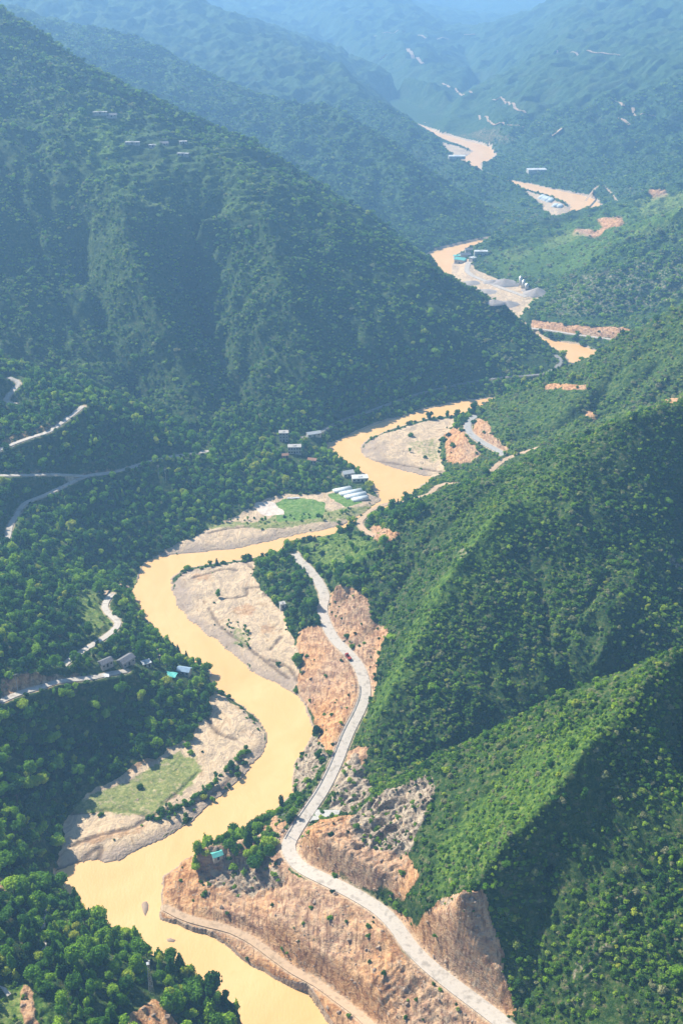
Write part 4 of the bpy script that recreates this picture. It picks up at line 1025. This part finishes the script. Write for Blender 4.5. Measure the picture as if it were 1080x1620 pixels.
RK = np.concatenate([rock_layer(1.7, 230, 720), rock_layer(3.2, 720, 1250)])
o_ = np.argsort(-RK[:, 3] / RK[:, 7]); inb = (RK[o_, 8] > 10) & (RK[o_, 8] < 1070) & (RK[o_, 9] < 1610) & seen(RK[o_, 0], RK[o_, 1], RK[o_, 2] + .3)
bigk = o_[inb][:60]
for k in bigk:
    x, y, z, rad, hs, hue, _, d, px, py = RK[k]
    o = bpy.data.objects.new("boulder", rocks[int(rng.integers(5))]); C.objects.link(o); o.location = (x, y, z + rad * .1); o.scale = (rad, rad, rad * hs)
    o.rotation_euler = (rng.normal(0, .3), rng.normal(0, .3), rng.random() * 6.28)
    w = "among the rocks of the grey cliff" if grid_at(rock, [x], [y])[0] > .5 else ("on the earth slope between river track and road" if py > 1380 else ("on the orange cutting beside the road" if px > 455 else "on the sandbank by the river"))
    o["label"] = ("large" if rad > 1.2 else "weathered") + " brown boulder lying " + w; o["category"] = "boulder"; o["group"] = "boulders " + w
ALLP = ALL; ALL = RK; m_ = np.ones(len(RK), bool); m_[bigk] = False
scatter("rubble", m_, rocks, ""); ALL = ALLP

# ------------------------------------------------------------------ built things
class MB:
    def __init__(s): s.v = []; s.f = []
    def box(s, cx, cy, z0, w, d, h, rot=0.0):
        c, si = math.cos(rot), math.sin(rot); k = len(s.v)
        for z in (z0, z0 + h):
            for x, y in ((-w / 2, -d / 2), (w / 2, -d / 2), (w / 2, d / 2), (-w / 2, d / 2)):
                s.v.append((cx + x * c - y * si, cy + x * si + y * c, z))
        s.f += [(k, k + 3, k + 2, k + 1), (k + 4, k + 5, k + 6, k + 7)] + [(k + i, k + (i + 1) % 4, k + 4 + (i + 1) % 4, k + 4 + i) for i in range(4)]
        return s
    def bar(s, a, b, r, n=6, r2=None):
        a = Vector(a); b = Vector(b); d = (b - a).normalized(); t = d.orthogonal().normalized(); u = d.cross(t); k = len(s.v)
        for c, q_ in ((a, r), (b, r if r2 is None else r2)):
            for i in range(n):
                an = 2 * math.pi * i / n; s.v.append(tuple(c + t * math.cos(an) * q_ + u * math.sin(an) * q_))
        s.f += [(k + i, k + (i + 1) % n, k + n + (i + 1) % n, k + n + i) for i in range(n)] + [tuple(range(k + n - 1, k - 1, -1)), tuple(range(k + n, k + 2 * n))]
        return s
    def gable(s, w, d, z, h, over=.4, th=.18):
        k = len(s.v); W2, D2 = w / 2 + over, d / 2 + over
        for dz in (0, th):
            for y in (-D2, 0, D2):
                zz = z + (h if y == 0 else -over * h / (d / 2)) + dz
                s.v += [(-W2, y, zz), (W2, y, zz)]
        s.f += [(k, k + 2, k + 3, k + 1), (k + 2, k + 4, k + 5, k + 3), (k + 6, k + 7, k + 9, k + 8), (k + 8, k + 9, k + 11, k + 10),
                (k, k + 1, k + 7, k + 6), (k + 4, k + 10, k + 11, k + 5), (k, k + 6, k + 8, k + 2), (k + 2, k + 8, k + 10, k + 4), (k + 1, k + 3, k + 9, k + 7), (k + 3, k + 5, k + 11, k + 9)]
        return s
    def build(s, name, m, parent=None, smooth=False):
        me = bpy.data.meshes.new(name); me.from_pydata(s.v, [], s.f); me.materials.append(m); me.update()
        if smooth:
            for p in me.polygons: p.use_smooth = True
        o = bpy.data.objects.new(name, me); C.objects.link(o); o.parent = parent; return o
def thing(name, label, cat, loc, rz=0.0, group=None):
    e = bpy.data.objects.new(name, None); C.objects.link(e); e.location = loc; e.rotation_euler = (0, 0, rz)
    e["label"] = label; e["category"] = cat
    if group: e["group"] = group
    return e
WALLW = simple("white_plaster", (0.45, 0.43, 0.39), .8, .12, .6); WALLG = simple("grey_block_wall", (0.3, 0.29, 0.28), .9, .2, .8); WALLB = simple("brick_wall", (0.32, 0.16, 0.1), .9, .25, 1.5)
DARKW = simple("dark_opening", (0.02, 0.022, 0.025), .3, .1); TILE = simple("grey_roof_tile", (0.16, 0.16, 0.17), .8, .3, 1.2); BLUE = simple("blue_sheet_roof", (0.25, 0.36, 0.48), .45, .12, .5)
TEAL = simple("teal_sheet", (0.12, 0.42, 0.38), .5, .15, .6); PALE = simple("pale_sheet_roof", (0.3, 0.31, 0.31), .6, .12, .5)
WHITE = simple("white_sheet", (0.5, 0.51, 0.5), .5, .08, .6); STEEL = simple("galvanised_steel", (0.42, 0.43, 0.44), .4, .15, 3, .6)
CONCR = simple("cast_concrete", (0.36, 0.35, 0.33), .85, .2, 1.0); RED = simple("red_paint", (0.32, 0.05, 0.03), .4, .15, 2); TYRE = simple("tyre_rubber", (0.02, 0.02, 0.02), .85, .1)
WOODP = simple("pole_wood", (0.2, 0.17, 0.14), .85, .2, 4); GRAVEL = simple("gravel", (0.3, 0.27, 0.25), .95, .25, 1.2); TARP = simple("teal_tarpaulin", (0.1, 0.4, 0.36), .5, .1, 1); RUST = simple("rusty_roof", (0.36, 0.2, 0.13), .8, .2, 1)
def house(key, label, w, d, h, wall, roof, rz=0.0, flat_roof=False, storeys=1, cat="house", nwin=3, name="house", group=None, loc=None):
    x, y, z_ = loc if loc else SITES[key][:3]
    e = thing(name, label, cat, (x, y, z_ - .3), rz, group)
    b = MB(); b.box(0, 0, -1.2, w, d, h + 1.5); 
    if not flat_roof:
        k = len(b.v); hh = d * .26
        for sx in (-1, 1):
            x0 = sx * (w / 2 - .01); b.v += [(x0, -d / 2, h + .3), (x0, d / 2, h + .3), (x0, 0, h + .3 + hh)]
        b.f += [(k, k + 2, k + 1), (k + 3, k + 4, k + 5)]
    b.build("wall", wall, e)
    if flat_roof:
        r = MB().box(0, 0, h + .303, w + .5, d + .5, .22); r.box(0, 0, h + .526, w * .25, d * .4, .5); r.build("roof", roof, e)
    else: MB().gable(w, d, h + .31, d * .26).build("roof", roof, e)
    sh = h / storeys
    for st in range(storeys):
        for i in range(nwin):
            xx = -w / 2 + w * (i + .5) / nwin
            if st == 0 and i == nwin // 2:
                MB().box(xx, -d / 2 - .04, .3, 1.1, .1, 2.1).build("door", DARKW, e); continue
            f_ = MB().box(xx, -d / 2 - .03, .3 + st * sh + .9, 1.4, .08, 1.3).build("window", WALLW if wall != WALLW else WALLG, e)
            MB().box(xx, -d / 2 - .08, .3 + st * sh + 1.0, 1.15, .03, 1.08).build("pane", DARKW, f_)
    return e
house("kiosk", "small white flat-roofed hut at the edge of the sandbar copse", 3.6, 3.2, 3.2, WALLW, CONCR, .3, True, nwin=1, cat="hut", name="hut")
house("shed_grey", "dark grey gable-roofed farmhouse among the trees on the left bank", 9, 5.5, 3.2, WALLG, TILE, .9)
house("shed_long", "low dark-roofed shed left of the grey farmhouse", 7, 4.5, 2.8, WALLG, TILE, .7, name="shed", cat="shed")
house("shed_pale", "pale open shed right of the grey farmhouse", 5, 4, 2.6, WALLW, WHITE, .5, True, name="shed", cat="shed", nwin=2)
house("shed_blue", "shed with a pale blue sheet roof on the left bank by the river", 7.5, 4.6, 2.9, WALLW, BLUE, -.25, name="shed", cat="shed")
house("hut", "small hut with a teal roof on the rocky outcrop", 4.6, 3.2, 2.4, WALLW, TEAL, .45, nwin=1, name="hut", cat="hut")
house("v1", "grey three-storey block at the foot of the big mountain", 8, 6, 8, WALLG, CONCR, .05, True, 3)
house("v2", "white two-storey house with a row of dark windows", 11, 6, 6, WALLW, CONCR, .05, True, 2, nwin=5)
house("v3", "long low house with a pale roof beside the valley road", 12, 5, 3, WALLW, WHITE, .35)
house("v4", "small brick outbuilding left of the white two-storey house", 5, 4, 2.8, WALLB, RUST, .2, nwin=2)
house("v5", "cottage with a rusty roof hidden between valley trees", 7, 4.5, 3, WALLW, RUST, -.2)
house("w1", "white shed on the river bend above the greenhouses", 9, 6, 3, WALLW, WHITE, .35, name="shed", cat="shed")
house("w2", "wide white flat-roofed building nearest the river bend", 13, 7, 3, WALLW, WHITE, .1, True, name="warehouse", cat="building", nwin=4)
ML = [("m1", "long pale-roofed farmhouse highest on the mountain terraces", 15, 5, WHITE), ("m2", "short low house just right of the highest terrace farmhouse", 11, 6, TILE), ("m3", "bright white-roofed long house on the mountain terraces", 15, 5, WHITE),
      ("m4", "pale flat house right of the bright long roof on the mountain", 9, 5, WHITE), ("m5", "small grey house at the middle of the terrace village", 9, 6, TILE), ("m6", "white house lowest and rightmost in the terrace village", 12, 5, WHITE), ("m7", "tiny pale house above the lowest house of the terrace village", 8, 6, WHITE)]
for k, l, w, d, r in ML: house(k, l, w, d, 2.2, WALLG, PALE if r == WHITE else r, rng.normal(0, .15), r == WHITE, group="houses on the mountain terraces")
def tarp(key, label, w, d, m, rz):
    x, y, z_ = SITES[key][:3]; b = MB(); n = 7; k = 0
    for i in range(n):
        for j in range(n): b.v.append(((i / (n - 1) - .5) * w, (j / (n - 1) - .5) * d, .5 + .35 * math.sin(i * 1.9 + j) * .5))
    for i in range(n - 1):
        for j in range(n - 1): b.f.append((i * n + j, (i + 1) * n + j, (i + 1) * n + j + 1, i * n + j + 1))
    nv = len(b.v); b.v += [(p[0], p[1], p[2] - .12) for p in b.v[:nv]]; b.f += [tuple(nv + q_ for q_ in reversed(f)) for f in b.f[:]]
    o = b.build("tarpaulin", m); o.location = (x, y, z_); o.rotation_euler = (0, 0, rz); o["label"] = label; o["category"] = "tarpaulin"
tarp("tarp", "teal tarpaulin spread beside the blue-roofed shed", 9, 5, TARP, -.2); tarp("yard", "pale sheet on the bright clearing by the left road", 5, 3.5, WHITE, .2); tarp("tarp2", "crumpled white sheet along the top edge of the green field", 10, 2.2, WHITE, .1)

# greenhouses
def tunnel_mesh(L_, r, n=10):
    b = MB()
    for x in (-L_ / 2, L_ / 2):
        for i in range(n + 1):
            a = math.pi * i / n; b.v.append((x, math.cos(a) * r, math.sin(a) * r * .62))
    for i in range(n): b.f.append((i, i + 1, n + 2 + i, n + 1 + i))
    b.f += [tuple(range(n, -1, -1)), tuple(range(n + 1, 2 * n + 2))]
    return b
FILM = simple("greenhouse_film", (0.6, 0.65, 0.66), .35, .08, .5)
def greenhouse(loc, L_, r, rz, label, grp):
    e = thing("greenhouse", label, "greenhouse", loc, rz, grp)
    tunnel_mesh(L_, r).build("cover", FILM, e, True)
    for k in range(int(L_ // 4) + 1):
        x = -L_ / 2 + k * L_ / int(L_ // 4); b = MB()
        for i in range(8):
            a, c = math.pi * i / 8, math.pi * (i + 1) / 8
            b.bar((x, math.cos(a) * (r + .05), math.sin(a) * (r + .05) * .62), (x, math.cos(c) * (r + .05), math.sin(c) * (r + .05) * .62), .06, 4)
        b.build("hoop", STEEL, e)
    MB().box(L_ / 2 + .05, 0, 0, .1, 1.4, 1.7).build("door", WALLG, e)
for i, (k, L_, l) in enumerate([("g1", 15, "narrow white greenhouse tunnel farthest from the green plot"), ("g2", 19, "second greenhouse tunnel from the back, longest of the row"), ("g3", 18, "third white greenhouse tunnel from the back of the row"), ("g4", 13, "short greenhouse tunnel at the front corner by the river")]):
    x, y, z_ = SITES[k][:3]; greenhouse((x, y, z_), L_, 3.0, .42, l, "greenhouse tunnels by the river fields")
FG = [on_ground(p, q_, 1700) for p, q_ in ((856, 313), (860, 315), (864, 316), (869, 318), (877, 326), (884, 327))]
for i, p in enumerate(FG): greenhouse(p, 26 if i < 4 else 18, 5, 1.2, ["far white greenhouse, leftmost by the distant river", "far white greenhouse, second from the left", "far white greenhouse, third from the left", "far white greenhouse, rightmost of the upper four", "small far greenhouse in the lower pair, left one", "small far greenhouse in the lower pair, right one"][i], "greenhouses beside the far river")
p = on_ground(848, 273, 1700); house("", "large white flat-roofed building across the far river", 34, 16, 6, WALLW, WHITE, .1, True, cat="building", name="warehouse", loc=p)
p = on_ground(722, 250, 1900); house("", "pale rectangular yard building by the farthest river bend", 30, 14, 4, WALLW, WHITE, 0, True, cat="building", name="warehouse", loc=p)

# quarry
QY = [("house", "green-roofed works shed nearest the quarry road", 728, 416, 15, 9, TEAL, False), ("house", "grey works building behind the green-roofed shed", 735, 408, 14, 8, TILE, False), ("house", "long white building at the top of the works yard", 760, 403, 18, 8, WHITE, True),
      ("house", "small white block beside the works shed", 747, 413, 8, 7, WHITE, True), ("house", "teal-roofed lean-to at the river side of the works", 722, 410, 9, 6, TEAL, True), ("house", "dark-roofed building above the works yard", 742, 400, 12, 7, TILE, False)]
for n_, l, px, py, w, d, r, fl in QY: house("", l, w, d, 5, WALLW, r, rng.normal(.1, .3), fl, cat="works building", name="works_building", loc=on_ground(px, py, 1000), group="buildings of the gravel works")
def pile(px, py, r, h, label, seed):
    x, y, z_ = on_ground(px, py, 1000); b = MB(); n = 28; m_ = 7; rr_ = np.random.default_rng(seed); off = rr_.normal(0, .09, n)
    b.v.append((0, 0, h))
    for j in range(1, m_ + 1):
        for i in range(n):
            a = 2 * math.pi * i / n; q_ = r * j / m_ * (1 + off[i] * j / m_); b.v.append((math.cos(a) * q_ * 1.2, math.sin(a) * q_, h * (1 - j / m_) ** 1.1 + rr_.normal(0, .12) - (1.0 if j == m_ else 0)))
    for i in range(n): b.f.append((0, 1 + i, 1 + (i + 1) % n))
    for j in range(m_ - 1):
        for i in range(n): a = 1 + j * n; b.f.append((a + i, a + n + i, a + n + (i + 1) % n, a + (i + 1) % n))
    o = b.build("gravel_pile", GRAVEL, None, True); o.location = (x, y, z_ - .2); o["label"] = label; o["category"] = "gravel pile"; o["group"] = "gravel heaps in the riverside works"
for a in [(849, 466, 17, 9, "tallest grey gravel heap at the right end of the yard"), (797, 449, 19, 7, "broad gravel heap below the wood in the middle"), (778, 447, 11, 4, "low gravel heap left of the broad middle heap"),
          (803, 482, 14, 5, "gravel heap nearest the river mouth of the yard"), (747, 448, 12, 3.5, "flat dark heap on the left side of the yard"), (770, 462, 15, 2.6, "wide low heap in the centre of the yard"), (835, 460, 8, 5, "small heap beside the silos"), (780, 478, 10, 3, "small pale heap near the lower edge of the yard")]: pile(*a[:5], seed=int(a[0]))
for i, (px, py, l) in enumerate([(822, 455, "left and tallest of three pale silos"), (827, 458, "middle one of the three pale silos"), (832, 461, "right pale silo beside the gravel heap")]):
    x, y, z_ = on_ground(px, py, 1000); e = thing("silo", l, "silo", (x, y, z_), 0, "silos at the gravel works"); H = 13 - 2 * i
    MB().bar((0, 0, 3), (0, 0, H), 2.2, 14).build("tank", WHITE, e, True); MB().bar((0, 0, H), (0, 0, H + 1.6), 2.25, 14, .3).build("cone_roof", STEEL, e)
    for sx, sy in ((-1, -1), (1, -1), (-1, 1), (1, 1)): MB().bar((sx * 1.5, sy * 1.5, -.5), (sx * 1.5, sy * 1.5, 3.1), .18, 6).build("leg", STEEL, e)

# poles and pylon
def pole(key, label, h, arms=1):
    x, y, z_ = SITES[key][:3]; e = thing("utility_pole", label, "utility pole", (x, y, z_), .6)
    MB().bar((0, 0, -.5), (0, 0, h), .17, 8, .11).build("post", CONCR, e)
    for k in range(arms):
        a = MB().box(0, 0, h - .6 - k * 1.1, 2.2, .12, .12).build("crossarm", STEEL, e)
        for s_ in (-.95, 0, .95): MB().bar((s_, 0, h - .48 - k * 1.1), (s_, 0, h - .2 - k * 1.1), .06, 6).build("insulator", WHITE, a)
pole("pole1", "tall grey utility pole beside the bend of the concrete road", 13, 1); pole("pole2", "thin pole on the bank left of the road-bend pole", 8, 1); pole("pole3", "white-topped pole on the tip of the left spur", 14, 1)
pole("pole4", "pole beside the lowest road at the left edge", 11, 1); pole("pole5", "right pole of the pair on the wooded left spur", 13, 2); pole("pole6", "left pole of the pair on the wooded left spur", 12, 2)
def pylon(key, label, h=17.0, b0=1.0, b1=.35):
    x, y, z_ = SITES[key][:3]; e = thing("lattice_mast", label, "mast", (x, y, z_ - .3), .3)
    cor = [(-1, -1), (1, -1), (1, 1), (-1, 1)]
    for cx_, cy_ in cor: MB().bar((cx_ * b0, cy_ * b0, 0), (cx_ * b1, cy_ * b1, h), .05, 5).build("leg", STEEL, e)
    b = MB(); n = 12
    for k in range(n):
        for i in range(4):
            t0, t1 = k / n, (k + 1) / n; w0, w1 = b0 + (b1 - b0) * t0, b0 + (b1 - b0) * t1; a, c = cor[i], cor[(i + 1) % 4]
            b.bar((a[0] * w0, a[1] * w0, h * t0), (c[0] * w1, c[1] * w1, h * t1), .025, 4); b.bar((c[0] * w0, c[1] * w0, h * t0), (a[0] * w1, a[1] * w1, h * t1), .025, 4)
    b.build("bracing", STEEL, e)
    MB().box(0, 0, h, 1.4, 1.4, .15).build("platform", STEEL, e); MB().bar((0, 0, h), (0, 0, h + 2.5), .06, 5).build("antenna", STEEL, e); MB().box(.5, 0, h + .3, .5, .3, 1.2).build("antenna_panel", WHITE, e)
pylon("pylon", "grey lattice mast rising from the trees of the near bluff")

# road furniture
P0 = ROADS_S[0][2]; pxr, pyr, _ = project(P0[:, 0], P0[:, 1], P0[:, 2])
sel = P0[(pyr < 1338) & (pyr > 1085)]
if len(sel) > 4:
    d_ = np.gradient(sel[:, :2], axis=0); d_ /= np.linalg.norm(d_, axis=1, keepdims=True); nn = np.stack([-d_[:, 1], d_[:, 0]], 1)
    if nn[0, 0] > 0: nn = -nn
    edge = sel.copy(); edge[:, :2] += nn * 3.05; edge[:, 2] += .45
    x0, y0, z0 = edge[0]; e = thing("guardrail", "long dark guardrail along the river side of the concrete road", "guardrail", (x0, y0, z0))
    loc = edge - edge[0]; b = MB()
    for a, c in zip(loc[:-1], loc[1:]): b.bar((a[0], a[1], a[2] + .75), (c[0], c[1], c[2] + .75), .2, 4)
    b.build("rail", simple("weathered_rail", (0.16, 0.11, 0.1), .6, .2, 2, .3), e)
    for a in loc[::2]: MB().bar((a[0], a[1], a[2] - .6), (a[0], a[1], a[2] + .8), .1, 5).build("post", STEEL, e)
k = int(np.argmin(np.abs(pyr - 1292))); xr, yr, zr = P0[k]; dd = P0[k + 1] - P0[k]; ang = math.atan2(dd[1], dd[0])
def prism(name, pts2, z0, z1s, m, label, cat):
    b = MB(); n = len(pts2); b.v = [(x, y, z0) for x, y in pts2] + [(x, y, z) for (x, y), z in zip(pts2, z1s)]
    b.f = [tuple(range(n - 1, -1, -1)), tuple(range(n, 2 * n))] + [(i, (i + 1) % n, n + (i + 1) % n, n + i) for i in range(n)]
    o = b.build(name, m); o["label"] = label; o["category"] = cat; return o
def off(al, ac): return (xr + math.cos(ang) * al - math.sin(ang) * ac, yr + math.sin(ang) * al + math.cos(ang) * ac)
sg = 1.0
prism("retaining_wall", [off(-6, 3.6 * sg), off(6, 3.6 * sg), off(6, 10.5 * sg), off(-6, 9.5 * sg)], zr - 13, [zr - .6, zr - .6, zr - 4.6, zr - 4.6], CONCR, "stepped grey concrete retaining block below the road bend", "retaining wall")
prism("culvert_wall", [off(-4, -3.9), off(5, -3.9), off(6, -16.0), off(3.2, -16.4)], zr - 6, [zr + .9, zr + .9, zr + 4.2, zr + 4.2], CONCR, "pale concrete apron wall filling the gully mouth beside the road", "wall")
# truck on the verge
k = int(np.argmin(np.abs(pyr - 1043))); xt, yt, zt = P0[k]; dd = P0[k + 1] - P0[k]; at_ = math.atan2(dd[1], dd[0])
tx, ty_ = xt + math.sin(-at_) * 2.6, yt + math.cos(at_) * 2.6
if tx > xt: tx, ty_ = 2 * xt - tx, 2 * yt - ty_
e = thing("truck", "small dark red truck standing on the river verge of the concrete road", "truck", (tx, ty_, zt + .45), at_)
cab = MB().box(2.3, 0, .7, 1.5, 1.9, 1.1); cab.box(2.15, 0, 1.8, 1.1, 1.75, .65); cab = cab.build("cab", RED, e)
MB().box(2.72, 0, 1.85, .06, 1.5, .5).build("windscreen", DARKW, cab)
MB().box(0, 0, .55, 5.4, .9, .3).build("chassis", TYRE, e)
bd = MB().box(-.6, 0, .9, 3.8, 2.0, .12)
for a in ((-.6, -.98, 3.8, .08), (-.6, .98, 3.8, .08)): bd.box(a[0], a[1], 1.021, a[2], a[3], .6)
bd.box(-2.46, 0, 1.021, .08, 1.86, .6); bd.box(1.26, 0, 1.021, .08, 1.86, .9); bd.build("cargo_bed", RED, e)
for wx in (2.1, -1.6):
    for wy in (-.95, .95): w_ = MB().bar((wx, wy - .14, .42), (wx, wy + .14, .42), .42, 14).build("wheel", TYRE, e); MB().bar((wx, wy - .15, .42), (wx, wy + .15, .42), .2, 10).build("rim", STEEL, w_)

# faint tracks and paths laid over the ground
def draped(name, pix, w, m, ymin=240, lift=.5):
    pts_ = [on_ground(a, b, ymin) for a, b in pix]
    P = smooth_line(pts_, 4.0 if ymin < 1000 else 15.0); P[:, 2] = ground(P[:, 0], P[:, 1])
    ribbon(name, P, w, m, lift, 1.5)
draped("footpath", [(66, 1418), (71, 1440), (68, 1470), (71, 1495), (70, 1505)], 1.6, CONC)
draped("footpath", [(-5, 1562), (8, 1568), (16, 1578)], 1.6, CONC)
draped("dirt_track", [(245, 1020), (252, 1035), (248, 1050)], 1.8, TRACK); draped("dirt_track", [(165, 942), (180, 935), (192, 926), (205, 930)], 3.0, TRACK)
for pix, w in [([(780, 158), (800, 162), (815, 172), (832, 180)], 9), ([(758, 183), (775, 192), (800, 198), (828, 202)], 6), ([(700, 132), (720, 140), (745, 148)], 6), ([(965, 155), (975, 162), (985, 168)], 6), ([(872, 216), (880, 210), (888, 205)], 8),
               ([(978, 187), (990, 194), (996, 198)], 7), ([(1000, 172), (1015, 180), (1035, 184)], 6), ([(880, 80), (910, 84), (950, 84), (980, 88)], 6)]: draped("dirt_track", pix, w, TRACK, 1700, 1.2)
for pix, w in [([(645, 78), (652, 88), (660, 92), (668, 102)], 11), ([(637, 50), (652, 50), (668, 58), (674, 62)], 9), ([(570, 18), (590, 22), (612, 26), (630, 34)], 9), ([(735, 20), (748, 26), (752, 40)], 9), ([(690, 30), (700, 40), (712, 44)], 8), ([(600, 95), (610, 88), (622, 84)], 8)]: draped("dirt_track", pix, w, TRACK, 2600, 2.5)

# low islands and gravel spits in the river
def spit(pix, z, m):
    P = [PZ(a, b, z) for a, b in pix]; b = MB(); n = len(P); cx_ = sum(p[0] for p in P) / n; cy_ = sum(p[1] for p in P) / n
    b.v = [(p[0], p[1], -.4) for p in P] + [(cx_ + (p[0] - cx_) * .8, cy_ + (p[1] - cy_) * .8, z) for p in P] + [(cx_, cy_, z + .1)]
    b.f = [(i, (i + 1) % n, n + (i + 1) % n, n + i) for i in range(n)] + [(n + i, n + (i + 1) % n, 2 * n) for i in range(n)]
    o = b.build("gravel_bar", m, None, True); o["kind"] = "structure"
WET = simple("wet_silt", (0.3, 0.22, 0.16), .6, .15, .5)
spit([(223, 1430), (226, 1425), (233, 1424), (236, 1430), (235, 1440), (230, 1451), (226, 1443)], .25, WET); spit([(262, 1485), (270, 1483), (280, 1487), (276, 1491), (265, 1490)], .12, WET)


# ------------------------------------------------------------------ haze
if HAZE:
    me = bpy.data.meshes.new("haze")
    x0, x1, y0, y1, z0, z1 = -7500, 7500, -60, 10500, -3, float(max(Z.max(), CAM_Z)) + 25
    vs = [(x, y, z) for z in (z0, z1) for y in (y0, y1) for x in (x0, x1)]
    me.from_pydata(vs, [], [(0, 2, 3, 1), (4, 5, 7, 6), (0, 1, 5, 4), (2, 6, 7, 3), (0, 4, 6, 2), (1, 3, 7, 5)])
    hm = bpy.data.materials.new("haze"); hm.use_nodes = True; hn = hm.node_tree; hn.nodes.clear()
    out = hn.nodes.new('ShaderNodeOutputMaterial'); pv = hn.nodes.new('ShaderNodeVolumePrincipled')
    pv.inputs['Color'].default_value = (0.3, 0.59, 1.0, 1); pv.inputs['Density'].default_value = 0.00023
    pv.inputs['Anisotropy'].default_value = 0.25
    hn.links.new(pv.outputs[0], out.inputs['Volume'])
    me.materials.append(hm)
    ho = bpy.data.objects.new("haze", me); C.objects.link(ho); ho["kind"] = "stuff"
